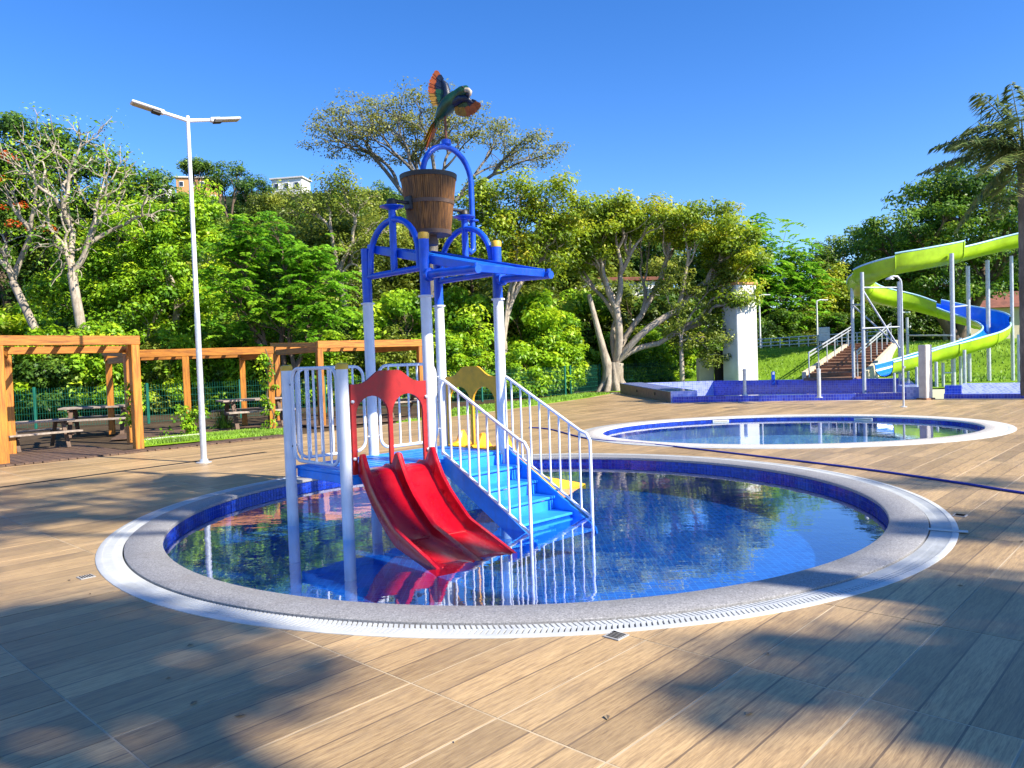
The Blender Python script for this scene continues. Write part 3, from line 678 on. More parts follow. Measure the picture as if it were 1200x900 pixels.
# tipping bucket hung on its axle
bk = at((mCD+mEF)/2, 3.17)
bucket = thing('tipping_bucket', 'brown reed clad tipping bucket hung between the blue arches', 'bucket', bk)
zb_, zt_ = 3.17, 3.90; rb, rt_ = 0.245, 0.335
rad = lambda z: rb+(rt_-rb)*(z-zb_)/(zt_-zb_)
MB().lathe([(0.02,zb_+0.03),(rb-0.03,zb_+0.03),(rt_-0.045,zt_-0.02),(rt_-0.02,zt_-0.02),(rt_-0.012,zt_-0.05),(rb-0.008,zb_+0.01),(0.02,zb_)], (bk.x,bk.y,0), 48).build('shell', M['bucket_wood'], bucket, 50)
mb = MB(); nst = 84
for k in range(nst):
    a = 2*math.pi*k/nst; er = Vector((math.cos(a), math.sin(a), 0)); j = random.uniform(-0.006, 0.005)
    mb.tube([at(bk,zb_+0.012+j)+er*(rb-0.004), at(bk,(zb_+zt_)/2)+er*(rad((zb_+zt_)/2)-0.002+j*0.3), at(bk,zt_-0.03)+er*(rt_-0.006)], [0.0112,0.0125,0.0145], 6)
tag(mb.build('reed_staves', M['bucket_wood'], bucket, 60), kind='stuff')
for z, h, o_, mt in ((zt_-0.012, 0.055, 0.02, 'dark_metal'), (zb_+0.40, 0.045, 0.016, 'plank'), (zb_+0.035, 0.05, 0.014, 'plank')):
    MB().lathe([(rad(z-h/2)+o_-0.03,z-h/2),(rad(z-h/2)+o_,z-h/2),(rad(z+h/2)+o_,z+h/2),(rad(z+h/2)+o_-0.03,z+h/2),(rad(z-h/2)+o_-0.03,z-h/2)], (bk.x,bk.y,0), 48, cap=False).build('hoop', M[mt], bucket, 40)
MB().tube([at(mCD,3.545), at(mEF,3.545)], 0.022, 10).build('axle', M['dark_metal'], bucket, 60)
for s in (-1, 1): MB().cbox(at(bk+U*s*(rad(3.545)+0.03), 3.545), (0.05,0.12,0.16), rz3(R(45)), 0.01).build('axle_plate', M['dark_metal'], bucket)
MB().lathe([(0.09,3.06),(0.10,3.10),(0.08,3.172)], (bk.x,bk.y,0), 18).build('counterweight', M['plank'], bucket, 40)

# parrot figure on a rod
rb0 = htop+Z*0.07
par = thing('parrot_statue', 'green and orange parrot figure with spread wings on a rod above the bucket', 'statue', rb0)
m_g = paint('parrot_green', (0.008,0.060,0.022), 0.35, 0.25, 16, coat=0.2, bump=0.3); m_b = paint('parrot_blue', (0.006,0.014,0.040), 0.4, 0.3, 20, bump=0.3)
m_o = paint('parrot_orange', (0.34,0.075,0.012), 0.45, 0.25, 20, bump=0.3); m_y = paint('parrot_yellow', (0.30,0.16,0.014), 0.45, 0.25, 20, bump=0.3)
m_w = paint('parrot_white', (0.42,0.36,0.28), 0.4, 0.1, 20); m_rust = paint('rusty_rod', (0.20,0.07,0.04), 0.7, 0.3, 20, bump=0.3)
MB().tube([rb0, rb0+Z*0.40], 0.017, 10).build('rod', m_rust, par, 60)
bo = rb0+Z*0.44+Vector((0.0,0,0))
def bp(x, y, z): return bo+Vector((x, y, z))
body = MB().tube([bp(-0.115,0.06,-0.125), bp(-0.085,0.045,-0.085), bp(-0.03,0.02,-0.02), bp(0.04,-0.02,0.045), bp(0.12,-0.06,0.10), bp(0.19,-0.10,0.145), bp(0.255,-0.14,0.175), bp(0.31,-0.175,0.175), bp(0.345,-0.20,0.155)],
                 [0.035,0.065,0.098,0.115,0.108,0.085,0.082,0.074,0.03], 16).build('body', m_g, par, 80)
MB().tube([bp(0.30,-0.215,0.175), bp(0.34,-0.235,0.165), bp(0.368,-0.25,0.135), bp(0.365,-0.25,0.095), bp(0.35,-0.24,0.07)], [0.032,0.034,0.028,0.016,0.004], 12).build('beak', m_w, body, 80)
MB().tube([bp(0.325,-0.225,0.115), bp(0.345,-0.235,0.095), bp(0.335,-0.23,0.07)], [0.03,0.022,0.006], 10).build('lower_beak', m_b, body, 80)
for s in (-1, 1):
    e = bp(0.30+0.035*s, -0.20+0.06*s*0.6-0.03, 0.20); MB().lathe([(0.002,-0.016),(0.012,-0.01),(0.015,0),(0.012,0.01),(0.002,0.016)], e, 12).build('eye', M['dark_metal'], body, 80)
# tail: long overlapping feathers
for i, (dx, ln) in enumerate(((0,1.0),(-0.012,0.93),(0.014,0.90),(-0.02,0.78),(0.022,0.74))):
    tl = [bp(-0.10+dx*0.4, 0.05, -0.11), bp(-0.155+dx, 0.075, -0.24*ln), bp(-0.235+dx, 0.10, -0.40*ln), bp(-0.30+dx, 0.12, -0.53*ln)]
    MB().tube([tl[0], tl[1]], [0.045,0.055], 8, sq=(1,0.22)).build('tail_covert', m_g, par, 60)
    MB().tube([tl[1]+Vector((0,-0.003*i,0)), tl[2], tl[3]], [0.056,0.05,0.012], 8, sq=(1,0.18)).build('tail_feather', m_y if i % 2 else m_o, par, 60)
def wing(root, span, trail, Ls, Lc, nm):
    span, trail = span.normalized(), (trail-span*trail.dot(span.normalized())).normalized(); nn = span.cross(trail); k = 12
    arm = MB().tube([root, root+span*Ls*0.35-trail*0.05, root+span*Ls*0.7-trail*0.045, root+span*Ls*0.98+trail*0.02], [0.062,0.06,0.045,0.012], 10, sq=(1,1)).build('wing', m_b, par, 80)
    for i in range(k):
        s = (i+0.5)/k; base = root+span*Ls*(0.06+0.86*s)-trail*0.01; fan = (trail*math.cos(R(4+62*s*s))+span*math.sin(R(4+62*s*s))); ln = Lc*(0.70+0.38*math.sin(math.pi*min(1,s*0.8+0.12)))
        off = nn*0.004*(i % 3); wv = 0.030+0.008*s
        for (f0, f1, mt, nm2) in ((0.0, 0.52, m_g if s < 0.55 else m_b, 'covert_feather'), (0.36, 1.0, m_y if s < 0.45 else m_o, 'flight_feather')):
            p0, p1 = base+fan*ln*f0, base+fan*ln*f1; sd_ = fan.cross(nn).normalized()
            th = nn*(0.006 if f0 == 0 else 0.003); o2 = off+(nn*0.006 if f0 == 0 else nn*0)
            pm = p0+(p1-p0)*0.75
            top = [p0-sd_*wv*0.8, pm-sd_*wv, p1-sd_*wv*0.35, p1+sd_*wv*0.35, pm+sd_*wv, p0+sd_*wv*0.8]
            MB().prism([q_+o2-th for q_ in top], th*2).build(nm2, mt, arm)
wing(bp(0.0,0.03,0.06), Vector((-0.10,0.10,1.0)), Vector((-0.95,0.1,0.0)), 0.40, 0.21, 0)
wing(bp(0.13,-0.09,0.05), Vector((1.0,-0.45,-0.12)), Vector((0.05,0.30,-1.0)), 0.30, 0.19, 1)

# the tower's true size: its posts meet the water surface, 0.10 m below the deck
KS = 1.70/1.815; EYE = Vector((0,0,1.6))
for o_ in (play, bucket, par):
    k_ = KS*(0.92 if o_ is par else 1.0); o_.location = EYE+(o_.location-EYE)*KS; o_.scale = (k_,k_,k_)
# ------------------------------------------------------------------ boardwalk and pergolas on the left
ea, eb = Vector((-13.2,9.4,0)), Vector((-5.28,17.75,0)); ed_ = (eb-ea).normalized(); en = Vector((-ed_.y, ed_.x, 0)); EL = (eb-ea).length
bw = thing('boardwalk', 'dark plank boardwalk edging the deck under the near wooden pergola', 'boardwalk', (ea+eb)/2)
pw = 0.145; k = 0; s = 0.0
while s < EL:
    long = 1.0 < s < 8.1; ln = (3.0 if long else 0.52)+random.uniform(-0.03,0.03); st_ = random.uniform(-0.05, 0.03)
    c = ea+ed_*(s+pw/2)+en*(st_+ln/2); 
    MB().cbox(Vector((c.x,c.y,0.016+random.uniform(-0.002,0.002))), (pw-0.012, ln, 0.032), rz3(math.atan2(ed_.y,ed_.x)), 0.004).build('plank', M['plank'], bw)
    s += pw
def flat_planks(name, label, corner, du, dv, Lu, Lv, z=0.02, pwid=0.16):
    t = thing(name, label, 'boardwalk', corner+du*Lu/2+dv*Lv/2)
    n_ = int(Lv/pwid)
    for i in range(n_):
        c = corner+du*Lu/2+dv*(i+0.5)*pwid; MB().cbox(Vector((c.x,c.y,z)), (Lu, pwid-0.014, 0.035), rz3(math.atan2(du.y,du.x)), 0.004).build('plank', M['plank'], t)
def pergola(label, fl, fr, side, ztop, front_over=0.15, nraf=6, zr=None, wd=0.17, posts='abcd', hb=0.185, side_beam=(1,1)):
    fl, fr = Vector((*fl,0)), Vector((*fr,0)); side = Vector((*side,0)); zr = zr or ztop-0.18
    t = thing('pergola', label, 'pergola', ((fl+fr)/2+side/2)); d = (fr-fl).normalized()
    rt = rz3(math.atan2(d.y, d.x))
    for key, q, zz in (('a',fl,ztop-hb), ('b',fr,ztop-hb), ('c',fl+side,zr-hb), ('d',fr+side,zr-hb)):
        if key in posts: MB().cbox(Vector((q.x,q.y,zz/2)), (wd,wd,zz), rt, 0.012).build('post', M['pergola_post'], t)
    L = (fr-fl).length
    MB().beam(at(fl-d*front_over, ztop-hb/2), at(fr+d*(wd/2+0.02), ztop-hb/2), 0.16, hb, 0.01).build('beam', M['pergola'], t)
    MB().beam(at(fl+side-d*front_over, zr-hb/2), at(fr+side+d*(wd/2+0.02), zr-hb/2), 0.13, hb-0.03, 0.01).build('beam', M['pergola'], t)
    sdn = side.normalized()
    for i in range(nraf):
        s = -front_over*0.6+(L+front_over*0.6)*(i/(nraf-1)); a = fl+d*s
        MB().beam(at(a+sdn*0.085, ztop-0.10), at(a+side+sdn*0.30, zr+0.06), 0.06, 0.12, 0.006).build('rafter', M['pergola'], t)
    for flag, q in zip(side_beam, (fl, fr)):
        if flag: MB().beam(at(q+sdn*0.09, ztop-hb-0.02), at(q+side-sdn*0.09, zr-hb+0.02), 0.10, 0.16, 0.008).build('side_beam', M['pergola'], t)
    return t
pergola('orange varnished pergola standing on the plank boardwalk by the deck edge', (-9.36,14.02), (-7.80,15.92), (-1.0,1.75), 2.37, 2.2, 9, 2.24)
pergola('orange varnished pergola behind the grass strip and the lamp post', (-9.35,18.75), (-6.24,19.9), (-1.25,1.5), 2.16, 0.1, 9, 2.10, wd=0.15, posts='bcd', hb=0.19)
MB_p = None
pm = bpy.data.objects['pergola.001']; q = Vector((-8.13,19.2,0)); MB().cbox(Vector((q.x,q.y,0.985)), (0.16,0.16,1.97), rz3(R(20)), 0.012).build('post', M['pergola_post'], pm)
pergola('orange varnished pergola behind the white guard rails of the play tower', (-5.08,20.39), (-2.62,22.15), (-1.95,2.65), 2.28, 0.06, 8, 2.24, wd=0.16, hb=0.20)
fd = Vector((0.94,0.34,0)).normalized(); flat_planks('plank_floor', 'dark plank floor under the middle pergola behind the grass', Vector((-9.7,18.45,0)), fd, Vector((-fd.y,fd.x,0)), 4.4, 2.6)
fd = Vector((2.46,1.76,0)).normalized(); flat_planks('plank_floor', 'dark plank floor under the pergola nearest the mesh fence', Vector((-5.2,20.1,0)), fd, Vector((-fd.y,fd.x,0)), 3.4, 3.4)
# grass strips
def poly_obj(name, pts, z, mat, thick=0.03):
    return MB().prism([(x, y, z-thick) for x, y in pts], (0,0,thick)).build(name, mat)
g1 = [G(x,y).to_tuple()[:2] for x, y in ((163,523.5),(236,516.5),(334,510.5),(338,504.5),(300,504.5),(236,510),(172,516))]
g2 = [(-3.2,20.9),(-2.3,21.75),(0.1,25.3),(2.95,30.2),(4.3,33.3),(3.2,34.2),(1.0,30.5),(-2.0,26.2),(-2.1,23.6)]
tag(poly_obj('grass_strip', g1, 0.02, M['lawn']), kind='structure'); tag(poly_obj('grass_strip', g2, 0.02, M['lawn']), kind='structure')
def scatter_poly(poly, n_):
    xs = [q[0] for q in poly]; ys = [q[1] for q in poly]; out_ = []
    while len(out_) < n_:
        x, y = random.uniform(min(xs),max(xs)), random.uniform(min(ys),max(ys))
        if in_poly(x, y, poly): out_.append((x, y))
    return out_
M['blade'] = paint('grass_blade', (0.20,0.36,0.02), 0.6, 0.35, 1.0, bump=0)
mb = MB()
for poly, n_, z in ((g1, 9000, 0.02), (g2, 6000, 0.02)):
    for x, y in scatter_poly(poly, n_):
        h = random.uniform(0.03,0.075); a = random.uniform(0, 6.28); dx, dy = math.cos(a)*0.012, math.sin(a)*0.012; lx, ly = random.uniform(-.03,.03), random.uniform(-.03,.03)
        mb.add([(x-dx,y-dy,z),(x+dx,y+dy,z),(x+lx,y+ly,z+h)], [(0,1,2)])
tag(mb.build('grass', M['blade'], None, recalc=False), 'short bright green grass of the strips beside the pergolas', 'grass', kind='stuff')
MB().tube([G(163,524,0.03), G(166,517.5,0.03), G(200,513.5,0.03), G(236,510.5,0.03)], 0.035, 6).build('x', M['concrete']) if False else None
kb = MB()
for a_, b_ in (((168,516.5),(236,509.5)),): kb.beam(G(*a_,0.03), G(*b_,0.03), 0.09, 0.07, 0.01)
tag(kb.build('kerb', M['concrete']), kind='structure')

# picnic tables
def picnic(label, loc, rz, sc=1.0):
    t = thing('picnic_table', label, 'picnic table', (0,0,0))
    for i in range(5): MB().cbox((0, -0.32+0.16*i, 0.74), (1.75,0.145,0.045), None, 0.006).build('top_slat', M['grey_wood'], t)
    for s in (-1, 1):
        for i in range(2): MB().cbox((0, s*(0.66+0.155*i), 0.45), (1.75,0.14,0.045), None, 0.006).build('seat_slat', M['grey_wood'], t)
        for s2 in (-1, 1): MB().beam((s2*0.6, s*0.25, 0.715), (s2*0.6, s*0.62, 0.0), 0.05, 0.10, 0.006, up=Vector((1,0,0))).build('leg', M['plank'], t)
        MB().beam((s*0.65, -0.80, 0.395), (s*0.65, 0.80, 0.395), 0.05, 0.10, 0.006).build('seat_bearer', M['plank'], t)
        MB().beam((s*0.65, -0.36, 0.68), (s*0.65, 0.36, 0.68), 0.05, 0.07, 0.006).build('top_bearer', M['plank'], t)
    t.location = Vector(loc); t.rotation_euler = (0,0,rz); return t
pt = picnic('grey wooden picnic table under the near pergola on the boardwalk', (-10.9,20.2,0.0), R(20))
copy_tree(pt, (-7.0,20.7,0.04), R(35), None, 'grey wooden picnic table behind the fern, under the middle pergola')
copy_tree(pt, (-3.35,23.0,0.04), R(36), None, 'grey wooden picnic table under the pergola nearest the mesh fence')
copy_tree(pt, (-10.35,16.6,0.03), R(50), 0.8, 'small grey wooden picnic table beside the near pergola rear post')

# ------------------------------------------------------------------ lamp post with two heads
lp = Vector((-5.41,13.34,0)); lamp = thing('lamp_post', 'tall grey lamp post with two flat heads beside the channel drain', 'lamp post', lp)
MB().tube([at(lp,0),at(lp,2.6)], [0.052,0.047], 16).build('lower_pole', M['steel'], lamp, 60)
MB().tube([at(lp,2.55),at(lp,5.98)], [0.042,0.030], 16).build('upper_pole', M['lamp_grey'], lamp, 60)
MB().lathe([(0.13,0.0),(0.13,0.012),(0.075,0.02),(0.068,0.06)], (lp.x,lp.y,0), 18).build('base_plate', M['steel'], lamp, 40)
adir = Vector((-0.80,-0.60,0)).normalized()
for s, rise in ((1, 0.19), (-1, 0.19)):
    d = adir*s; a = at(lp,5.90); e = a+d*0.42+Z*0.42*rise; hd = a+d*0.66+Z*0.66*rise; tdir = (e-a).normalized()
    arm = MB().tube([a, e], [0.034,0.028], 12).build('arm', M['lamp_grey'], lamp, 60)
    yv = Z.cross(tdir).normalized(); rot = Matrix((tdir, yv, tdir.cross(yv))).transposed()
    head = MB(); head.cbox(hd, (0.46,0.20,0.04), rot, 0.012); head.cbox(hd-tdir*0.20+rot@Vector((0,0,0.0)), (0.18,0.10,0.075), rot, 0.01); h_ = head.build('lamp_head', M['lamp_grey'], lamp)
    MB().cbox(hd+tdir*0.05+rot@Vector((0,0,-0.026)), (0.30,0.15,0.012), rot, 0.004).build('lens', M['lamp_lens'], h_)
    MB().cbox(hd-tdir*0.17+rot@Vector((0,0,-0.035)), (0.14,0.15,0.04), rot, 0.006).build('driver_box', M['dark_metal'], h_)

# ------------------------------------------------------------------ tiled splash basin and lawn
bz = -0.45
bw0, bw1 = Vector((4.66,33.0,0)), Vector((5.25,25.45,0)); f0, f1 = Vector((5.3,25.42,0)), Vector((11.85,23.10,0))
k0, k1, k2 = Vector((4.9,33.6,0)), Vector((9.0,34.3,0)), Vector((13.7,27.2,0)); k3 = Vector((12.55,24.6,0))
basin = thing('splash_basin', 'empty blue mosaic splash basin with low walls at the foot of the green slide', 'basin', (9,28,0))
def wallseg(a, b_, z0, z1a, z1b, th, mat, nm, face):
    d = (b_-a).normalized(); n_ = Vector((-d.y, d.x, 0))*th
    mb_ = MB(); mb_.add([at(a,z0), at(b_,z0), at(b_,z1b), at(a,z1a), at(a+n_,z0), at(b_+n_,z0), at(b_+n_,z1b), at(a+n_,z1a)], [(0,1,2,3),(5,4,7,6),(3,2,6,7),(1,5,6,2),(4,0,3,7),(0,4,5,1)])
    return mb_.build(nm, mat, basin)
wing_w = wallseg(bw1, bw0, -0.05, 0.37, 0.44, -0.9, M['basin_sunlit'], 'wing_wall', 0)
dd = (bw0-bw1).normalized(); nn_ = Vector((-dd.y,dd.x,0))
fs_ = MB(); fs_.add([at(bw1+nn_*0.02-dd*0.01,-0.02), at(bw0+nn_*0.02,-0.02), at(bw0+nn_*0.02,0.415), at(bw1+nn_*0.02-dd*0.01,0.345), at(bw1-dd*0.01,-0.02), at(bw0,-0.02), at(bw0,0.415), at(bw1-dd*0.01,0.345)], [(0,1,2,3),(3,2,6,7),(0,3,7,4),(1,5,6,2)])
fs_.build('stone_facing', paint('brown_facing', (0.24,0.155,0.115), 0.8, 0.2, 6, bump=0.2, dirt=0.3), wing_w)
for s in (0.25, 0.6):
    q = bw1+(bw0-bw1)*s+nn_*0.03; MB().cbox(at(q,0.22), (0.05,0.09,0.09), rz3(math.atan2(nn_.y,nn_.x)), 0.01).build('outlet', M['dark_metal'], wing_w)
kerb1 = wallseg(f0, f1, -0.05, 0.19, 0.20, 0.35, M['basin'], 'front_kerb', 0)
wallseg(k0, k1, bz, 0.38, 0.35, 0.3, M['basin_sunlit'], 'back_wall', 0)  # stretch facing the sun, its brightness painted into the tile colour
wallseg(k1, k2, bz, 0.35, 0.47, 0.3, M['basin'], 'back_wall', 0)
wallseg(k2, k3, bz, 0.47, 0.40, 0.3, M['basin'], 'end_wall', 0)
wallseg(Vector((11.86,23.1,0)), Vector((12.05,24.0,0)), -0.05, 0.36, 0.40, -0.5, M['basin_sunlit'], 'end_block', 0)
flr = MB(); flr.add([at(q,bz) for q in (Vector((5.3,25.6,0)), Vector((11.9,23.3,0)), Vector((12.6,24.6,0)), Vector((13.7,27.2,0)), Vector((9.0,34.3,0)), Vector((4.9,33.6,0)))], [(0,1,2,3,4,5)]); flr.build('basin_floor', M['basin'], basin)
# second bank to the right of the pillar
b2 = thing('splash_basin', 'pale blue mosaic bank with dark riser beyond the white pillar', 'basin', (15,23,0))
r0, r1, r2 = Vector((12.85,22.85,0)), Vector((14.6,21.75,0)), Vector((22,17.3,0))
def seg2(a, b_, z0, z1, th, mat, nm, back=0.0):
    d = (b_-a).normalized(); n_ = Vector((-d.y, d.x, 0)); mb_ = MB(); th_ = n_*th; bk_ = n_*back
    mb_.add([at(a,z0), at(b_,z0), at(b_+bk_,z1), at(a+bk_,z1), at(a+th_,z0), at(b_+th_,z0), at(b_+th_,z1), at(a+th_,z1)], [(0,1,2,3),(5,4,7,6),(3,2,6,7),(1,5,6,2),(4,0,3,7),(0,4,5,1)]); return mb_.build(nm, mat, b2)
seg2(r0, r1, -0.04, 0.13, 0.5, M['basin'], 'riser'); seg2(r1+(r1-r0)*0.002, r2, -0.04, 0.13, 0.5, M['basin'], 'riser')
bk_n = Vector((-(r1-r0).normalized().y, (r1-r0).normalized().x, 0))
seg2(r0+bk_n*0.5+(r1-r0).normalized()*0.45, r1+bk_n*0.5, -0.04, 0.38, 1.2, M['basin_sunlit'], 'bank', 0.75); seg2(r1+bk_n*0.5+(r1-r0)*0.002, r2+bk_n*0.5, -0.04, 0.46, 1.2, M['basin_sunlit'], 'bank', 0.75)
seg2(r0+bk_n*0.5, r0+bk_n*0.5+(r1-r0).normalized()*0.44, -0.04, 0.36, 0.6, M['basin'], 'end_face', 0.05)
# lawn rising behind the basin
def lawn_h(x, y):
    t = (y-(36.5-0.75*max(0,x-9)))/13.0; t = min(1,max(0,t)); h = 0.20+1.55*t*t*(3-2*t)
    return h+0.05*math.sin(x*0.9+y*0.6)
BAS = [(12.9,24.5),(14.0,27.2),(9.2,34.6),(4.6,33.9),(4.4,33.0),(5.0,25.2),(11.9,22.9)]
mb = MB(); nx, ny = 90, 80; x0, x1, y0, y1 = 4.5, 46, 19.5, 56
vid = {}
for i in range(nx+1):
    for j in range(ny+1):
        x, y = x0+(x1-x0)*i/nx, y0+(y1-y0)*j/ny; vid[i,j] = len(mb.v); mb.v.append((x, y, lawn_h(x,y)-(0.25 if x < 6 else 0)))
def bank_line(x): return 23.05+(x-13.2)*-0.63 if x < 14.6 else 22.15+(x-14.6)*-0.60
for i in range(nx):
    for j in range(ny):
        x, y = x0+(x1-x0)*(i+.5)/nx, y0+(y1-y0)*(j+.5)/ny
        if in_poly(x, y, BAS) or (x < 12.6 and y < 34.3-(x-9)*0.9 and y < 34.2): continue
        if y < bank_line(x)+1.1 or (x < 9 and y < 34.9): continue
        if x < 12.9 and y < 24.3: continue
        mb.f.append((vid[i,j], vid[i+1,j], vid[i+1,j+1], vid[i,j+1]))
tag(mb.build('lawn', M['lawn'], None, 80, recalc=False), kind='structure')
mb = MB()
for _ in range(14000):
    x, y = random.uniform(9,24), random.uniform(22,44)
    if in_poly(x, y, BAS) or y < bank_line(x)+1.15 or y < 34.6-(x-9)*0.9: continue
    z = lawn_h(x,y); h = random.uniform(0.05,0.12); a = random.uniform(0,6.28); dx, dy = math.cos(a)*0.03, math.sin(a)*0.03
    mb.add([(x-dx,y-dy,z-.02),(x+dx,y+dy,z-.02),(x+random.uniform(-.05,.05),y+random.uniform(-.05,.05),z+h)], [(0,1,2)])
tag(mb.build('grass', M['blade'], None, recalc=False), 'bright green grass of the lawn around the water slide', 'grass', kind='stuff')

# pillar, shower pole, pool posts
q = Vector((12.24,22.72,0)); t = thing('concrete_pillar', 'square white concrete pillar between the tiled basin and the bank', 'pillar', q)
MB().cbox(at(q,0.80), (0.27,0.27,1.64), rz3(R(20)), 0.02).build('shaft', M['concrete'], t); MB().cbox(at(q,0.02), (0.36,0.36,0.06), rz3(R(20)), 0.01).build('footing', M['brick_step'], t)
q = Vector((10.28,20.17,0)); t = thing('outdoor_shower', 'slim chrome outdoor shower pole with bent head on the deck', 'shower', q)
MB().tube([at(q,0), at(q,3.20), at(q,3.33)+Vector((-0.02,0,0)), at(q,3.42)+Vector((-0.09,0,0)), at(q,3.44)+Vector((-0.20,0,0)), at(q,3.42)+Vector((-0.30,0,0))], [0.026,0.024,0.024,0.024,0.024,0.022], 12).build('pole', M['steel'], t, 60)
MB().lathe([(0.02,3.42),(0.10,3.385),(0.11,3.36),(0.02,3.355)], (q.x-0.30,q.y,0), 16).build('shower_head', M['steel'], t, 40)
MB().lathe([(0.09,0.0),(0.09,0.012),(0.03,0.03)], (q.x,q.y,0), 16).build('base_plate', M['steel'], t, 40)
MB().tube([at(q,1.05)+Vector((0,-0.02,0)), at(q,1.05)+Vector((0,-0.09,0))], 0.03, 10).build('tap', M['steel'], t, 60)
for x, y0_, lab in ((873,463,'short steel post in the kerb of the splash basin opposite the blue marker'), (960,466,'short steel post in the kerb of the splash basin opposite the brick steps')):
    q = G(x, y0_, 0.19); t = thing('pool_post', lab, 'post', q, 'steel posts on the basin kerb')
    MB().tube([q, q+Z*0.80], 0.055, 12).build('shaft', M['steel'], t, 60); MB().lathe([(0.06,0.78),(0.062,0.83),(0.03,0.85)], q, 12).build('cap', M['steel'], t, 40)
    MB().lathe([(0.10,0.0),(0.10,0.02),(0.06,0.03)], q, 14).build('flange', M['steel'], t, 40)

# ------------------------------------------------------------------ water slide
path = [(1290,277,27.2),(1240,281,27),(1200,288,27),(1160,297,27),(1120,307,26.8),(1080,315,26.7),(1048,321,26.8),(1024,329,27.3),(1010,337,28.2),(1008,346,29.4),(1020,353,30.4),(1042,358,30.9),(1068,363,30.9),(1095,370,30.6),(1122,378,30.0),(1146,384,29.2),(1163,390,28.2),(1168,397,27.0),(1158,405,26.1),(1138,412,25.7),(1114,419,25.5),(1088,426,25.4),(1062,434,25.2),(1036,441,25.0)]
K = [P(*q) for q in path]
cp = []
for i in range(len(K)-1):
    p0, p1, p2, p3 = K[max(i-1,0)], K[i], K[i+1], K[min(i+2,len(K)-1)]
    for k in range(5):
        s = k/5; cp.append(0.5*((2*p1)+(p2-p0)*s+(2*p0-5*p1+4*p2-p3)*s*s+(3*p1-p0-3*p2+p3)*s**3))
cp.append(K[-1])
ws = thing('water_slide', 'lime green water slide with blue inside curving down on steel posts', 'water slide', Vector((14,27,0.2)))
def chute(i0, i1, hl, hr, first):
    "one fibreglass section between stations, walls of height hl / hr to the left and right of travel"
    outer, inner, lipL, lipR = [], [], [], []; hwid = 0.38
    for i in range(i0, i1+1):
        t_ = cp[min(i+1,len(cp)-1)]-cp[max(i-1,0)]; t_.z = 0; t_.normalize(); lf = Vector((-t_.y, t_.x, 0)); c = cp[i]
        L_ = hl(i) if callable(hl) else hl; R_ = hr(i) if callable(hr) else hr
        def prof(o_):
            pr_ = []
            for a in range(0, 181, 18):
                x = -math.cos(R(a))*(hwid+o_); z = 0.26-math.sin(R(a))*(0.26+o_)
                pr_.append((x, z))
            return [(-(hwid+o_)-0.02, R_)]+pr_+[((hwid+o_)+0.02, L_)]
        outer.append([c+lf*x+Z*z for x, z in prof(0.035)]); inner.append([c+lf*x+Z*z for x, z in prof(0.0)])
        lipR.append(c-lf*(hwid+0.04)+Z*R_); lipL.append(c+lf*(hwid+0.04)+Z*L_)
    def skin(rows):
        m = len(rows[0]); return [v for r in rows for v in r], [(i*m+k, i*m+k+1, (i+1)*m+k+1, (i+1)*m+k) for i in range(len(rows)-1) for k in range(m-1)]
    v, f = skin(outer); o = MB().add(v, f).build('chute_section', M['lime'], ws, 60, recalc=False)
    v, f = skin(inner); MB().add(v, f).build('chute_lining', M['chute_blue'], o, 60, recalc=False)
    MB().tube(lipL, 0.032, 8).build('lip', M['lip'], o, 60); MB().tube(lipR, 0.032, 8).build('lip', M['lip'], o, 60)
    MB().tube(outer[0], 0.03, 6).build('flange', M['lime'], o, 60)
secs = [(0,10),(10,20),(20,30),(30,38),(38,46),(46,56),(56,66),(66,75),(75,83),(83,91),(91,100),(100,len(cp)-1)]
for n_, (a_, b_) in enumerate(secs):
    hl, hr = 0.46, 0.40
    if n_ == 2: hl = 0.66                          # high outer wall at the first turn
    if n_ == 3: hl = 0.56
    if n_ in (4, 5): hl, hr = 0.42, 0.56
    if n_ == 6: hl, hr = 0.50, 0.58
    if n_ in (7, 8): hl, hr = 0.70, 0.36           # outer wall of the second turn
    if n_ >= 9: hl, hr = 0.46, 0.38
    chute(a_, b_, hl, hr, n_)
# supports
def sup(px, dep, ytop, nm='support_post', r_=0.055):
    q = P(px, ytop, dep); zb_ = lawn_h(q.x, q.y)-0.05 if not in_poly(q.x,q.y,BAS) else bz
    return MB().tube([at(q, zb_), q], r_, 10).build('support_post', M['steel'], ws, 60)
SP = [(998,28.6,325,0.06),(1010,26.6,319,0.065),(1054,26.6,330,0.085),(1063,29.6,372,0.05),(1115,26.2,297,0.075),(1134,28.0,312,0.07),(1157,27.8,305,0.07),(1194,24.6,392,0.06),(1125,26.3,396,0.05),(1130,25.0,410,0.055),(1097,24.9,424,0.05),(1105,26.0,425,0.05),(1074,24.9,430,0.045),(1048,24.6,437,0.04),(1185,27.2,300,0.06)]
for px, dep, yt, r_ in SP: sup(px, dep, yt, r_=r_)
def brace(a, b_, r_=0.03): MB().tube([P(*a), P(*b_)], r_, 8).build('brace', M['steel'], ws, 60)
brace((1010,337,26.6),(1054,337,26.6)); brace((1010,385,26.6),(1054,383,26.6)); brace((1011,340,26.6),(1054,408,26.6)); brace((998,357,28.6),(1010,357,26.6)); brace((1000,358,28.6),(1048,402,26.6)); brace((1054,366,26.6),(1066,366,29.6)); brace((1064,393,29.6),(1115,393,26.2)); brace((1115,360,26.2),(1134,358,28.0)); brace((1105,437,26),(1115,437,26.2))
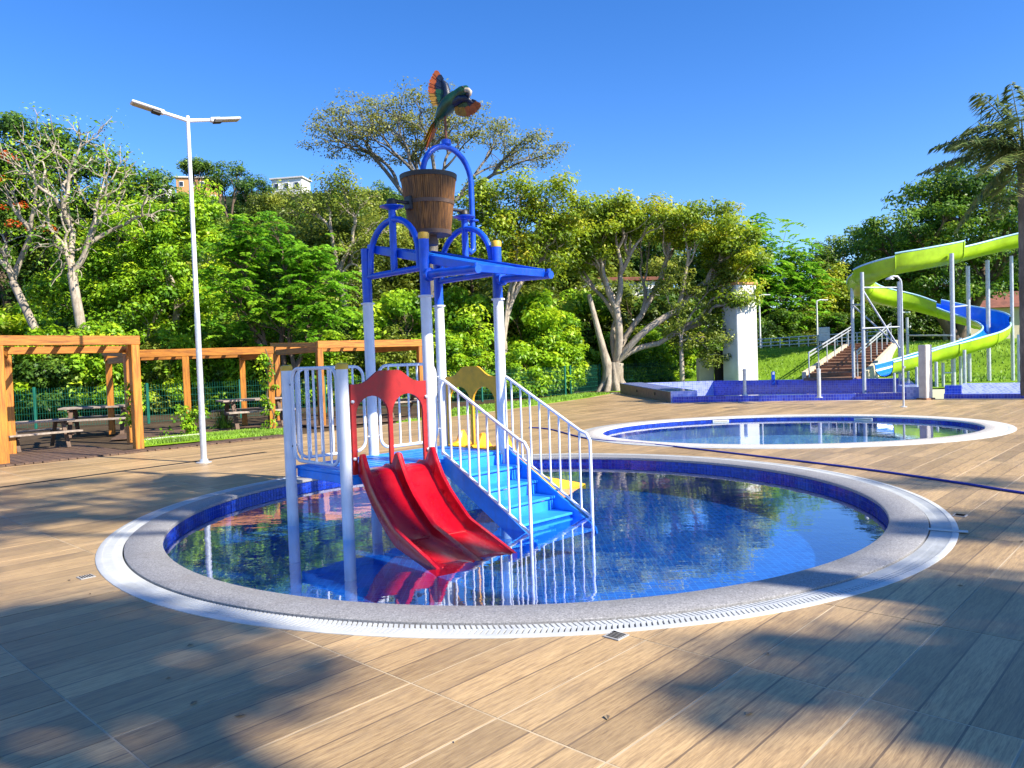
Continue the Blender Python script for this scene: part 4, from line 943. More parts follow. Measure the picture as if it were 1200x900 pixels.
# ------------------------------------------------------------------ brick steps with handrails
sb0, sb1 = P(978,440,30.0), P(1023,402,40.0); sdir = Vector((sb1.x-sb0.x, sb1.y-sb0.y, 0)); sl2 = sdir.length; sdir.normalize(); sn = Vector((sdir.y,-sdir.x,0)); wst = 1.9
steps = thing('brick_steps', 'brick coloured garden steps climbing the lawn beside the slide', 'steps', sb0)
nst = 11
for k in range(nst):
    z0_ = sb0.z-0.1; z1_ = sb0.z+(sb1.z-sb0.z)*(k+1)/nst; c = sb0+sdir*(sl2*(k+0.5)/nst)
    MB().cbox(Vector((c.x,c.y,(z0_+z1_)/2)), (sl2/nst+0.02 if k < nst-1 else 1.2, wst, z1_-z0_), rz3(math.atan2(sdir.y,sdir.x)), 0.015).build('step', M['brick_step'], steps)
pl = MB().cbox(Vector((sb0.x,sb0.y,sb0.z-0.10))-sdir*0.5, (1.1,wst,0.10), rz3(math.atan2(sdir.y,sdir.x)), 0.02).build('landing', M['brick_step'], steps)
for s in (-1, 1):
    o_ = sn*s*(wst/2+0.10); a, b_ = sb0+o_, Vector((sb1.x,sb1.y,sb1.z))+o_
    MB().prism([a+Z*-0.5, b_+Z*-0.6, b_+Z*0.12, a+Z*0.16], sn*0.16*s).build('side_wall', M['cream'], steps)
for s in (-1, 0.95):
    o_ = sn*s*(wst/2-0.05); a, b_ = sb0+o_-sdir*0.2, Vector((sb1.x,sb1.y,sb1.z))+o_
    rail = MB().tube([a+Z*0.92, b_+Z*0.98], 0.035, 8).build('handrail', M['steel'], steps, 60)
    MB().tube([a+Z*0.78, b_+Z*0.84], 0.028, 8).build('lower_rail', M['steel'], rail, 60)
    for k in range(7):
        q = a+(b_-a)*(k/6); MB().tube([q-Z*0.1, q+Z*0.93], 0.026, 8).build('rail_post', M['steel'], rail, 60)
# ------------------------------------------------------------------ white tower, doorway wall, marker, road rail, lamps, sign
tq = P(868,440,36.0); tower = thing('white_tower', 'stained white concrete tower rising from the lawn beside a dark doorway', 'tower', (tq.x,tq.y,0.3))
rt = rz3(R(22)); MB().cbox(Vector((tq.x,tq.y,2.45)), (1.15,1.1,4.5), rt, 0.03).build('shaft', M['plaster'], tower); MB().cbox(Vector((tq.x,tq.y,4.74)), (1.26,1.20,0.10), rt, 0.01).build('cap', M['orange_wall'], tower)
dq = P(845,440,36.6); MB().cbox(Vector((dq.x,dq.y,0.95)), (0.62,0.2,1.5), rt, 0.01).build('door', M['door'], tower)
lw = P(829,440,36.6); MB().cbox(Vector((lw.x-0.1,lw.y,0.72)), (0.85,0.25,1.3), rt, 0.02).build('low_wall', M['cream'], tower)
q = P(906,441,31.5); t = thing('marker_stake', 'small blue marker stake standing in the lawn', 'marker', q); q.z = lawn_h(q.x,q.y)
t.location = q; MB().cbox(q+Z*0.28, (0.14,0.05,0.56), rz3(R(-15)), 0.02).build('board', M['blue'], t); MB().cbox(q+Z*0.48+Vector((0,-0.03,0)), (0.08,0.01,0.1), rz3(R(-15)), 0.004).build('plate', M['white'], t)
ra, rbq = P(882,404,46.0), P(1040,394,43.0); rail = thing('road_railing', 'long low white metal railing along the top of the lawn', 'railing', (ra+rbq)/2)
for dz in (0.0, -0.22, -0.42): MB().tube([ra+Z*(0.30+dz), rbq+Z*(0.30+dz)], 0.03, 8).build('rail', M['lamp_grey'], rail, 60)
for k in range(15):
    q = ra+(rbq-ra)*(k/14); MB().tube([q-Z*0.6, q+Z*0.30], 0.035, 8).build('rail_post', M['lamp_grey'], rail, 60)
wq = MB(); wq.beam(ra-Z*0.5+Vector((0,0.3,0)), rbq-Z*0.5+Vector((0,0.3,0)), 0.25, 0.5, 0.02); tag(wq.build('retaining_wall', M['brick_step']), 'low brown retaining wall under the white railing', 'wall')
for px, yt, yb, lab in ((891,347,402,'small street lamp beside the white tower behind the railing'), (958,353,400,'small street lamp behind the white signboard')):
    b_ = P(px, yb, 48.0); tp = P(px, yt, 48.0); t = thing('street_lamp', lab, 'street lamp', b_, 'street lamps behind the lawn')
    MB().tube([b_-Z*0.5, at(b_,tp.z)], [0.06,0.045], 10).build('pole', M['lamp_grey'], t, 60)
    MB().tube([at(b_,tp.z), at(b_,tp.z+0.08)+Vector((0.25,0,0)), at(b_,tp.z+0.06)+Vector((0.42,0,0))], 0.04, 8).build('arm', M['lamp_grey'], t, 60)
    MB().cbox(at(b_,tp.z+0.05)+Vector((0.48,0,0)), (0.4,0.2,0.07), None, 0.02).build('lamp_head', M['lamp_grey'], t)
b_ = P(966,406,44.0); t = thing('signboard', 'small white signboard with grey lettering behind the railing', 'sign', b_)
MB().cbox(b_+Z*0.70, (0.66,0.06,0.80), None, 0.02).build('panel', M['lamp_grey'], t)
for s in (-1, 1): MB().tube([b_+Vector((s*0.2,0.06,-0.5)), b_+Vector((s*0.2,0.06,0.9))], 0.035, 8).build('leg', M['steel'], t, 60)
MB().cbox(b_+Vector((0,-0.034,0.80)), (0.44,0.006,0.07), None, 0.002).build('lettering', M['steel'], t); MB().cbox(b_+Vector((0.02,-0.034,0.64)), (0.34,0.006,0.05), None, 0.002).build('lettering', M['steel'], t)
# hut beyond the slide
hq = P(1182,398,44.0); hut = thing('garden_hut', 'low cream hut with a dark red tiled roof behind the slide', 'hut', hq)
MB().cbox(hq+Vector((0.7,1.5,0.75)), (5.6,3.0,2.2), rz3(R(-8)), 0.02).build('wall', M['cream'], hut)
rr = rz3(R(-8)); c = hq+Vector((0.7,1.5,0))
rv = [Vector((-3.4,-2.0,1.85)), Vector((3.4,-2.0,1.85)), Vector((3.4,2.0,1.85)), Vector((-3.4,2.0,1.85)), Vector((-1.6,0,2.85)), Vector((1.6,0,2.85))]
MB().add([rr@v+c for v in rv], [(0,1,5,4),(1,2,5),(2,3,4,5),(3,0,4),(3,2,1,0)]).build('roof', M['roof_tile'], hut)
for s in (-1.2, 0.9): MB().cbox(c+rr@Vector((s,-1.51,0.9)), (0.8,0.05,0.7), rr, 0.01).build('window', M['glass'], hut)

# ------------------------------------------------------------------ mesh fences
def fence(label, pts, h=1.25, step=2.4):
    t = thing('mesh_fence', label, 'fence', Vector(pts[0]).to_3d())
    wires = MB()
    for a, b_ in zip(pts[:-1], pts[1:]):
        a, b_ = Vector((*a,0)), Vector((*b_,0)); L = (b_-a).length; d = (b_-a)/L; n_ = max(1,int(L/step))
        for k in range(n_+1):
            q = a+d*(L*k/n_); MB().cbox(at(q,h/2), (0.07,0.07,h+0.04), rz3(math.atan2(d.y,d.x)), 0.008).build('post', M['fence_green'], t)
        for z in np.arange(0.05, h, 0.2): wires.beam(at(a,z), at(b_,z), 0.006, 0.007, 0.001)
        for s in np.arange(0.05, L, 0.075): wires.box(at(a+d*s, h/2), (0.0055,0.0055,h-0.04))
    tag(wires.build('wire_mesh', M['fence_green'], t, recalc=False), kind='stuff'); return t
fence('green wire mesh fence running behind the pergolas', [(-18,23.2),(-11.5,24.2),(-6.5,26.6),(-1.2,30.4),(2.3,33.2)])
fence('green wire mesh fence running past the big pale trunk to the tower', [(2.55,33.5),(4.2,36.6),(8.5,38.2),(10.0,37.2)])
# ------------------------------------------------------------------ vegetation
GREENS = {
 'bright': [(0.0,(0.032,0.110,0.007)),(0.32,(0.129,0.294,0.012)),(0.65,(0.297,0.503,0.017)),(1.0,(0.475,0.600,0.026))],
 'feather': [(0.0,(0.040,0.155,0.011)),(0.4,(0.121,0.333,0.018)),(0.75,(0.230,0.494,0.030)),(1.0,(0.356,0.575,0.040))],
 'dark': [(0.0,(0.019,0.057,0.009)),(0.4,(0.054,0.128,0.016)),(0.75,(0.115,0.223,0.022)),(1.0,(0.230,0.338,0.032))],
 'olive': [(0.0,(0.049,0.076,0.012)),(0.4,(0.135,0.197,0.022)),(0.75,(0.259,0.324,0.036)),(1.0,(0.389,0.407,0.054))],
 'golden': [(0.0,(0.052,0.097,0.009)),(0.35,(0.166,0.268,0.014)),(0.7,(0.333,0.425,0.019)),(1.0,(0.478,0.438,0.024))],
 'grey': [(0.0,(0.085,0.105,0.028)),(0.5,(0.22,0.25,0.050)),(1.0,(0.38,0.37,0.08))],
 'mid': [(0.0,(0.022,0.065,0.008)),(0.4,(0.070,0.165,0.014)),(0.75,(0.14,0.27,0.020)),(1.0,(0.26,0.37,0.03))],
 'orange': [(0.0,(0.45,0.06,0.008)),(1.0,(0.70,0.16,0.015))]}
LM = {k: leafmat('leaf_'+k, v) for k, v in GREENS.items()}
BK = {'pale': barkmat('bark_pale', (0.24,0.19,0.14), (0.56,0.48,0.38)), 'brown': barkmat('bark_brown', (0.07,0.048,0.032), (0.19,0.135,0.09)), 'grey': barkmat('bark_grey', (0.10,0.088,0.072), (0.27,0.235,0.19))}

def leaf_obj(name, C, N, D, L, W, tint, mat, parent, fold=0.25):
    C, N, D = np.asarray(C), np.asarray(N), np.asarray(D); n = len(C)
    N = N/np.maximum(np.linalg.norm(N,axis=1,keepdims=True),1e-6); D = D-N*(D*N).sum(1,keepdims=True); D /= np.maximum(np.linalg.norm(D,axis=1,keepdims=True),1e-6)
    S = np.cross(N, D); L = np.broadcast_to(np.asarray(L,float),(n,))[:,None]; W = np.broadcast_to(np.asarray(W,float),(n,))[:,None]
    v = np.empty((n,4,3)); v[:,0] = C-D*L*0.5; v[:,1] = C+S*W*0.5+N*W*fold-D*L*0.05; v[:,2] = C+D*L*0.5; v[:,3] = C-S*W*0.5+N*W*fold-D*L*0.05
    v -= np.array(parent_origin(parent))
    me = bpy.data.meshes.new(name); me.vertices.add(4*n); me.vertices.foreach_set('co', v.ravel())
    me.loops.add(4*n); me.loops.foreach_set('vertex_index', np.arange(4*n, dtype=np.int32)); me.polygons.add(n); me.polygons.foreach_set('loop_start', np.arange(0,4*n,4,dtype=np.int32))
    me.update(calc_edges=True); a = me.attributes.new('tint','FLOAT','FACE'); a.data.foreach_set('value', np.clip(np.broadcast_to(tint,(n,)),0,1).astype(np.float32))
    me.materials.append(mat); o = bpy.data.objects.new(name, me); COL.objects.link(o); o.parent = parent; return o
def kmeans(pts, k):
    n = len(pts); idx = rng.choice(n, k, replace=False); c = pts[idx].copy()
    for _ in range(5):
        lab = np.argmin(((pts[:,None]-c[None])**2).sum(2),1)
        for j in range(k):
            if (lab == j).any(): c[j] = pts[lab == j].mean(0)
    return lab
def limbs(mb, base, tgt, r0, fork=0.45, kfirst=3, gnarl=0.10, rmin=0.012, minfork=None, sides=7, up=0.12):
    "trunk and boughs that reach every target point; radii follow the number of tips carried"
    n0 = len(tgt)
    def rad(n): return max(rmin, r0*(n/n0)**0.52)
    def seg(p, q, ra, rb, lift):
        d = q-p; L = np.linalg.norm(d)
        if L < 1e-4: return
        m = 3 if L < 1.2 else 5; pts = []
        j1 = rng.normal(size=3)*gnarl*L*0.5; 
        for i in range(m+1):
            t = i/m; b = math.sin(math.pi*t); pts.append(p+d*t+j1*b+np.array([0,0,lift*L])*b)
        mb.tube(pts, [ra+(rb-ra)*i/m for i in range(m+1)], sides if ra > 0.06 else 5, cap=False)
    def rec(p, pts, level):
        n = len(pts)
        if n == 1: seg(p, pts[0], rad(1), rmin*0.5, up); return
        k = min(n, kfirst if level == 0 else (2 if rng.random() < 0.7 else 3)); lab = kmeans(pts, k)
        for j in range(k):
            s = pts[lab == j]
            if len(s) == 0: continue
            c = s.mean(0)
            if len(s) == 1: seg(p, s[0], rad(1)*1.2, rmin*0.5, up); continue
            f = (fork if level == 0 else 0.42)*rng.uniform(0.8,1.2); q = p+(c-p)*f+rng.normal(size=3)*0.05*np.linalg.norm(c-p)
            seg(p, q, rad(n)*0.92 if level else rad(len(s))*1.15, rad(len(s)), up*0.6); rec(q, s, level+1)
    rec(np.array(base,float), np.asarray(tgt,float), 0)
def blob_targets(blobs, n, shell=0.45):
    "blobs: list of (centre, (rx,ry,rz))"
    w_ = np.array([b[1][0]*b[1][2] for b in blobs]); w_ = w_/w_.sum(); out_ = []
    for i in rng.choice(len(blobs), n, p=w_):
        c, r = blobs[i]; d = rng.normal(size=3); d /= np.linalg.norm(d); u = shell+(1-shell)*rng.random()**0.6
        out_.append(np.array(c)+d*u*np.array(r))
    return np.array(out_)
def clumps(tgt, per, rc, flat=0.65, L=0.2, jitter=0.35, sun=True, ctr=None):
    "leaves round every tip, tilted outwards and up"
    per = int(per*2.0); n = len(tgt); C = np.repeat(tgt, per, axis=0); off = rng.normal(size=C.shape); off /= np.linalg.norm(off,axis=1,keepdims=True); off *= (rng.random((len(C),1))**0.40)
    rcs = np.repeat(rc*rng.uniform(0.65,1.3,n), per)[:,None]; off = off*rcs*np.array([1,1,flat]); pos = C+off
    N = off/np.maximum(rcs,1e-6)*0.9+np.array([0.15,-0.15,0.75])+rng.normal(size=C.shape)*0.45; D = rng.normal(size=C.shape)+off/np.maximum(rcs,1e-6)*0.8; D[:,2] -= 0.35
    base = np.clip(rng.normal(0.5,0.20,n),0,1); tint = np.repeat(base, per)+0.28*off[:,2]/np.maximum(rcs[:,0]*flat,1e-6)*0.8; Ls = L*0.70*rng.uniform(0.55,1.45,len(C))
    return pos, N, D, Ls, tint
def fronds(tgt, per, ln, nl=12, L=0.14, droop=0.45):
    P_, N_, D_, L_, T_ = [], [], [], [], []
    for t in tgt:
        tt = np.clip(rng.normal(0.52,0.2),0,1)
        for k in range(per):
            a = rng.uniform(0,2*math.pi); e = rng.uniform(-0.15,0.5); d = np.array([math.cos(a)*math.cos(e), math.sin(a)*math.cos(e), math.sin(e)]); s = np.array([-math.sin(a), math.cos(a), 0]); l = ln*rng.uniform(0.7,1.25); o = t+rng.normal(size=3)*ln*0.35
            for i in range(nl):
                f = (i+1)/nl; p = o+d*l*f+np.array([0,0,-droop*l*f*f]); wd = L*(0.5+0.9*math.sin(math.pi*min(1,f*0.9+0.08)))
                for sg in (-1,1):
                    P_.append(p+s*sg*wd*0.5); D_.append(s*sg+d*0.45); N_.append(np.array([0.1,-0.1,1.0])+rng.normal(size=3)*0.25); L_.append(wd); T_.append(tt+0.12*f+rng.normal()*0.05)
    return np.array(P_), np.array(N_), np.array(D_), np.array(L_), np.array(T_)
def pb(px, py, rx, ry, dep, ry_d=None):
    c = P(px, py, dep); k = dep/FPX; return (np.array(c), (rx*k, ry_d or (rx+ry)*0.5*k*0.9, ry*k))
def tree(name, label, base, blobs, n, mat, bark, r0, per=70, rc=0.55, L=0.22, wr=0.5, kind='clump', fork=0.45, shell=0.45, kfirst=3, gnarl=0.10, rmin=0.014, flat=0.65, group=None, cat='tree', extra=0, nl=12, trunk=None, up=0.12, droop=0.45):
    base = np.array(base, float); t = thing(name, label, cat, base, group); tg = blob_targets(blobs, n, shell)
    tg[:,2] = np.maximum(tg[:,2], base[2]+0.25)
    mb = MB()
    start = base
    if trunk is not None:
        pts = [base]+[np.array(q) for q in trunk]; m = len(pts); mb.tube(pts, [r0*(1.25 if i == 0 else 1.0)*(1-0.12*i) for i in range(m)], 10, cap=True); start = pts[-1]; limbs(mb, start, tg, r0*0.85, fork, kfirst, gnarl, rmin, up=up)
    else: limbs(mb, start, tg, r0, fork, kfirst, gnarl, rmin, up=up)
    mb.build('trunk', BK[bark], t, 70, recalc=False)
    if per:
        if extra: tg = np.vstack([tg, blob_targets(blobs, extra, shell)])
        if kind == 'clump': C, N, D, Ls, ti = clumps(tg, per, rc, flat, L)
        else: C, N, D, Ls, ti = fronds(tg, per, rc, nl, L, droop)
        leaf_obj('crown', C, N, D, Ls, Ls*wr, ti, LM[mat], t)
    return t
def foot(px, dep, z=-0.1):
    q = P(px, 450, dep); return (q.x, q.y, z)

tree('bare_tree', 'pale nearly leafless tree with a tangle of bare twigs above the near pergola', foot(112,30), [pb(40,180,55,60,30), pb(105,185,60,65,30), pb(150,235,60,45,30), pb(75,280,45,60,30), pb(190,265,25,15,30)], 260, 'bright', 'pale', 0.22, per=4, rc=0.5, L=0.2, trunk=[P(98,400,30), P(84,320,30)], fork=0.35, gnarl=0.2, rmin=0.016, shell=0.2)
tree('bare_tree', 'leaning pale trunk with few leaves left of the near pergola', foot(70,31), [pb(0,270,40,50,31), pb(30,220,40,30,31)], 50, 'bright', 'pale', 0.19, per=10, rc=0.5, L=0.2, trunk=[P(48,400,31), P(15,330,31)], gnarl=0.2, rmin=0.016)
tree('flame_tree', 'tall dark tree dotted with orange flowers at the far end of the wood', foot(30,44), [pb(30,200,70,60,44), pb(100,215,65,45,44), pb(170,240,60,35,44), pb(-40,220,60,80,44), pb(30,290,110,60,44)], 150, 'dark', 'brown', 0.4, per=110, rc=1.05, L=0.34, extra=60)
o_ = bpy.data.objects['flame_tree']; ft = np.array([P(*q) for q in ((6,180,40),(14,186,40),(5,243,39),(15,262,39),(36,268,39),(25,240,40),(60,268,40),(0,210,40),(280,168,60))][:8])
C, N, D, Ls, ti = clumps(ft, 22, 0.38, 0.6, 0.22); tag(leaf_obj('flowers', C, N, D, Ls, Ls*0.6, ti, LM['orange'], o_), kind='stuff')
tree('broadleaf_tree', 'yellow green broadleaf tree with a slanting pale bough behind the lamp post', foot(185,33), [pb(150,285,65,45,33), pb(215,300,50,60,33), pb(95,335,55,50,33), pb(180,350,85,45,33), pb(235,250,30,30,33)], 170, 'bright', 'pale', 0.26, per=75, rc=0.62, L=0.24, extra=110, gnarl=0.16)
tree('feathery_tree', 'bright green feathery tree between the lamp post and the play tower', foot(325,29), [pb(320,325,65,55,29), pb(300,280,45,30,29), pb(372,340,40,50,29), pb(330,385,80,30,29), pb(275,330,30,50,29)], 190, 'feather', 'brown', 0.2, per=6, rc=0.62, L=0.16, kind='frond', nl=11, shell=0.5)
tree('umbrella_tree', 'tall sparse umbrella shaped tree with thin grey limbs behind the bucket', foot(505,43), [pb(420,140,58,22,43,3.0), pb(490,128,60,22,43,3.0), pb(555,150,55,20,43,3.0), pb(612,178,48,20,43,3.0), pb(470,165,70,22,43,3.0), pb(395,165,40,18,43,2.5)], 330, 'grey', 'grey', 0.34, per=26, rc=0.85, L=0.20, wr=0.55, flat=0.26, trunk=[P(505,330,43), P(510,255,43)], fork=0.4, kfirst=5, shell=0.3, rmin=0.020, gnarl=0.14, up=0.02)
tree('slender_tree', 'slender olive tree with forked pale stem left of the blue tower posts', foot(405,35), [pb(385,225,45,30,35), pb(350,245,28,28,35), pb(430,255,40,45,35), pb(410,320,38,40,35)], 120, 'olive', 'pale', 0.17, per=34, rc=0.6, L=0.2, trunk=[P(408,390,35), P(398,320,35)], gnarl=0.16, rmin=0.016, shell=0.3)
tree('broadleaf_tree', 'olive and yellow tree with a forked pale trunk right of the blue tower', foot(590,33), [pb(605,235,50,35,33), pb(575,285,48,45,33), pb(655,240,40,38,33), pb(640,290,45,40,33), pb(560,240,25,30,33)], 170, 'golden', 'pale', 0.20, per=52, rc=0.62, L=0.22, trunk=[P(592,430,33), P(590,400,33)], gnarl=0.15, kfirst=4, extra=40, shell=0.35)
fg = foot(718,36.5)
tree('fig_tree', 'big spreading tree with massive pale forked trunk and boughs beside the fence', fg, [pb(705,262,55,26,36.5,3.2), pb(765,258,55,20,36.5,3.4), pb(820,268,50,24,36.5,3.2), pb(862,300,30,32,36.5,2.5), pb(680,290,35,30,36.5,2.4), pb(858,345,22,35,36.5,2.0)], 240, 'golden', 'pale', 0.40, per=85, rc=0.72, L=0.24, trunk=[P(722,425,36.5)], kfirst=5, fork=0.40, gnarl=0.14, shell=0.3, flat=0.5, extra=70, rmin=0.018, up=0.06)
mb = MB()      # second stem and buttress roots of the fig
for k, (qx, qy, dd_) in enumerate(((703,395,36.3),(690,345,36.0))):
    mb.tube([np.array(fg)+np.array([-0.25,0,0]), np.array(P(712,430,36.3)), np.array(P(qx,qy,dd_))], [0.30-0.05*k,0.24-0.05*k,0.15-0.05*k], 9)
for k in range(9):
    a = k*0.7; mb.tube([np.array(fg)+np.array([math.cos(a)*0.75,math.sin(a)*0.6,0.0]), np.array(fg)+np.array([math.cos(a)*0.42,math.sin(a)*0.36,0.5]), np.array(fg)+np.array([math.cos(a)*0.22,math.sin(a)*0.2,1.4])], [0.16,0.15,0.10], 7)
mb.build('root_flare', BK['pale'], bpy.data.objects['fig_tree'], 70)
tree('small_tree', 'thin stemmed olive tree beside the white tower', foot(800,36), [pb(810,380,30,45,36), pb(838,350,22,45,36), pb(790,330,25,20,36), pb(835,400,20,30,36)], 80, 'olive', 'pale', 0.10, per=60, rc=0.5, L=0.18, trunk=[P(798,400,36)], shell=0.3)
tree('feathery_tree', 'tall green feathery tree behind the white tower', foot(905,53), [pb(905,290,48,38,53), pb(915,345,48,45,53), pb(880,330,30,60,53), pb(930,390,45,30,53), pb(870,275,25,20,53)], 180, 'feather', 'brown', 0.4, per=6, rc=1.15, L=0.30, kind='frond', nl=10)
tree('broadleaf_tree', 'small green tree behind the signboard and brick steps', foot(985,54), [pb(988,350,28,38,54), pb(970,375,30,30,54), pb(1005,380,25,35,54)], 70, 'golden', 'brown', 0.2, per=85, rc=1.0, L=0.32)
tree('cedar_like_tree', 'large dark layered tree rising behind the green water slide', foot(1125,40,1.5), [pb(1075,265,65,40,40,3.5), pb(1140,255,60,50,40,3.5), pb(1115,222,60,25,40,3.0), pb(1050,300,50,30,40,3.0), pb(1190,270,45,60,40,3.0), pb(1110,320,80,35,40,3.0)], 230, 'mid', 'brown', 0.45, per=75, rc=0.95, L=0.30, flat=0.42, fork=0.5)
tree('broadleaf_tree', 'dense green tree behind the garden hut', foot(1195,54,1.6), [pb(1185,330,40,35,54), pb(1130,350,40,30,54), pb(1230,320,50,50,54)], 90, 'dark', 'brown', 0.3, per=100, rc=1.1, L=0.36)
for px, py, rx, ry, dp, lab in ((268,208,26,17,92,'dark tree standing out on the skyline beside the orange building'), (302,226,28,16,88,'dark tree in front of the white hilltop building'), (232,196,18,7,92,'flat dark branchy tree crossed by the lamp pole on the skyline')):
    q = P(px, py+60, dp); tree('skyline_tree', lab, (q.x,q.y,q.z), [pb(px,py,rx,ry,dp)], 36, 'dark', 'brown', 0.22, per=60, rc=0.9, L=0.36, group='trees on the skyline')
# understorey shrubs and backing trees: a few kinds, each individual its own object
def proto_bush(mat, n, hgt, rad_, L, per=60, rc=0.42):
    t = thing('shrub', 'x', 'shrub', (0,0,0)); bl = [(np.array([0,0,hgt*0.62]), (rad_,rad_,hgt*0.40)), (np.array([0,0,hgt*0.3]), (rad_*1.1,rad_*1.1,hgt*0.3))]; tg = blob_targets(bl, n, 0.5); tg[:,2] = np.maximum(tg[:,2],0.2)
    mb = MB(); limbs(mb, (0,0,-0.1), tg, 0.06, 0.35, 4, 0.12, 0.010); mb.build('stem', BK['brown'], t, 70, recalc=False)
    C, N, D, Ls, ti = clumps(tg, per, rc, 0.7, L); leaf_obj('foliage', C, N, D, Ls, Ls*0.52, ti, LM[mat], t); return t
protos = [proto_bush('bright', 70, 3.6, 1.35, 0.23, 75, 0.46), proto_bush('dark', 60, 2.6, 1.3, 0.22, 75, 0.45), proto_bush('bright', 60, 2.0, 1.2, 0.2, 70, 0.40), proto_bush('olive', 55, 3.2, 1.1, 0.2, 60, 0.42)]
LAB = ['tall glossy yellow green shrub in the thicket behind the mesh fence', 'dark leafy shrub in the thicket behind the mesh fence', 'low glossy green shrub in the thicket behind the mesh fence', 'thin olive shrub in the thicket behind the mesh fence']
used = [False]*4; WHERE = [0, 0]
def put(kind, loc, rz, sc, lab=None, grp=None):
    if not used[kind]:
        used[kind] = True; o = protos[kind]; o.location = Vector(loc); o.rotation_euler = (0,0,rz); o.scale = (sc,sc,sc)
    else: o = copy_tree(protos[kind], loc, rz, sc)
    if not lab:
        lab = LAB[kind].replace('behind the mesh fence', 'behind '+('the near pergola' if WHERE[0] < 165 else 'the middle pergola' if WHERE[0] < 330 else 'the far pergola' if WHERE[0] < 500 else 'the tower stairs')) if WHERE[1] == 0 else LAB[kind].replace('shrub in the thicket behind the mesh fence', 'shrub deep in the wood behind '+('the near pergola' if WHERE[0] < 165 else 'the middle pergola' if WHERE[0] < 330 else 'the far pergola' if WHERE[0] < 500 else 'the tower stairs'))
    o['label'] = lab; o['group'] = grp or 'shrubs in the thicket behind the fence'; return o
spots = []
for px in range(-30, 672, 27):
    dep = 31.5+3.0*max(0,(px-450)/250) if px > 300 else 28.5+px*0.008
    spots.append((px, dep+rng.uniform(-0.4,1.0)))
for i, (px, dep) in enumerate(spots):
    WHERE[:] = [px, 0]
    k = int(rng.choice([0,0,1,2,3], p=[.25,.2,.25,.2,.1])); q = foot(px, dep); put(k, q, rng.uniform(0,6.28), rng.uniform(0.8,1.15))
for px in range(-20, 665, 33):
    WHERE[:] = [px, 1]; dep = 35.5+rng.uniform(0,3); k = int(rng.choice([0,1,3])); q = foot(px, dep); put(k, q, rng.uniform(0,6.28), rng.uniform(1.25,1.75))
for px, dep, k, sc in ((618,34.5,0,1.3),(645,35.2,0,1.15),(560,34,0,1.3),(535,34.5,0,1.35),(470,33,0,1.35),(440,33.5,2,1.4),(500,34,2,1.5)):
    put(k, foot(px, dep), rng.uniform(0,6.28), sc, 'large glossy bright green shrub behind the fence, '+{618:'left of the fig trunk',645:'touching the left stem of the fig',560:'behind the right arch of the tower',535:'behind the yellow arched panel',470:'behind the bucket side of the tower',440:'behind the left tower posts',500:'between the tower posts'}[px], 'large shrubs behind the play tower')
for px, dep, k, sc in ((684,42,0,1.5),(712,43.5,3,1.9),(744,43,3,1.8),(770,44,1,2.0),(700,44,1,1.5),(745,39.5,2,1.0),(770,39.8,2,1.05),(795,40,2,1.0),(820,40.3,1,0.9),(760,41.5,0,0.9),(800,42,3,1.1),(830,41.5,0,0.9)):
    put(k, foot(px, dep), rng.uniform(0,6.28), sc, ('tall' if sc > 1.4 else 'low')+' green shrub beyond the mesh fence '+('behind the fig trunk' if px < 735 else 'between the fig and the thin stemmed tree' if px < 785 else 'beside the white tower'), 'shrubs between the fig and the tower')
for px, dep, k, sc in ((890,50,1,0.9),(915,51,1,1.1),(940,52,3,1.0),(975,52,1,1.0),(1000,53,1,1.0),(1030,50,1,1.2),(1060,50,1,1.2),(1090,50,1,1.2),(1120,52,1,1.2),(1150,53,0,1.1)):
    q = foot(px, dep, 1.4); put(k, q, rng.uniform(0,6.28), sc, 'dark shrub above the lawn '+('right of the white tower' if px < 930 else 'beside the signboard' if px < 990 else 'above the brick steps' if px < 1050 else 'behind the water slide'), 'shrubs above the lawn')
bt = tree('background_tree', 'dark green tree in the wood on the slope', (0,0,0), [(np.array([0,0,7.5]),(2.6,2.6,2.6)), (np.array([0.8,0.4,5.2]),(2.8,2.6,2.0)), (np.array([-1.0,-.4,4.0]),(2.4,2.4,1.8))], 90, 'dark', 'brown', 0.25, per=85, rc=0.95, L=0.34)
bt2 = tree('background_tree', 'olive green tree in the wood on the slope', (0,0,0), [(np.array([0,0,6.6]),(2.3,2.3,2.6)), (np.array([-0.6,0.4,4.2]),(2.4,2.4,2.0))], 80, 'olive', 'brown', 0.22, per=75, rc=0.9, L=0.32)
first = [True, True]
def put_bt(k, loc, rz, sc, lab=None, grp='trees of the wood on the slope'):
    src = (bt, bt2)[k]
    if first[k]: first[k] = False; o = src; o.location = Vector(loc); o.rotation_euler = (0,0,rz); o.scale = (sc,sc,sc)
    else: o = copy_tree(src, loc, rz, sc)
    if lab: o['label'] = lab
    o['group'] = grp; return o
for px in range(-60, 700, 42):
    dep = 50+rng.uniform(-4,5); top = 175+ (60 if 190 < px < 350 else 0)+rng.uniform(-15,25)+(28 if px > 330 else 0); q = foot(px, dep)
    put_bt(int(rng.integers(0,2)), q, rng.uniform(0,6.28), max(0.75,(430-top)*dep/FPX/10.2))
for px, dep, sc in ((660,50,0.95),(705,60,1.15),(745,62,1.2),(775,60,1.1),(790,55,0.85),(830,56,0.9),(860,58,1.0),(950,62,0.9),(1000,62,1.0),(1040,56,0.95),(1180,62,1.0),(1080,58,1.0)):
    put_bt(0 if px != 790 else 1, foot(px, dep, 1.0), rng.uniform(0,6.28), sc, 'green tree in the belt of trees beyond the lawn and white tower', 'trees beyond the lawn')
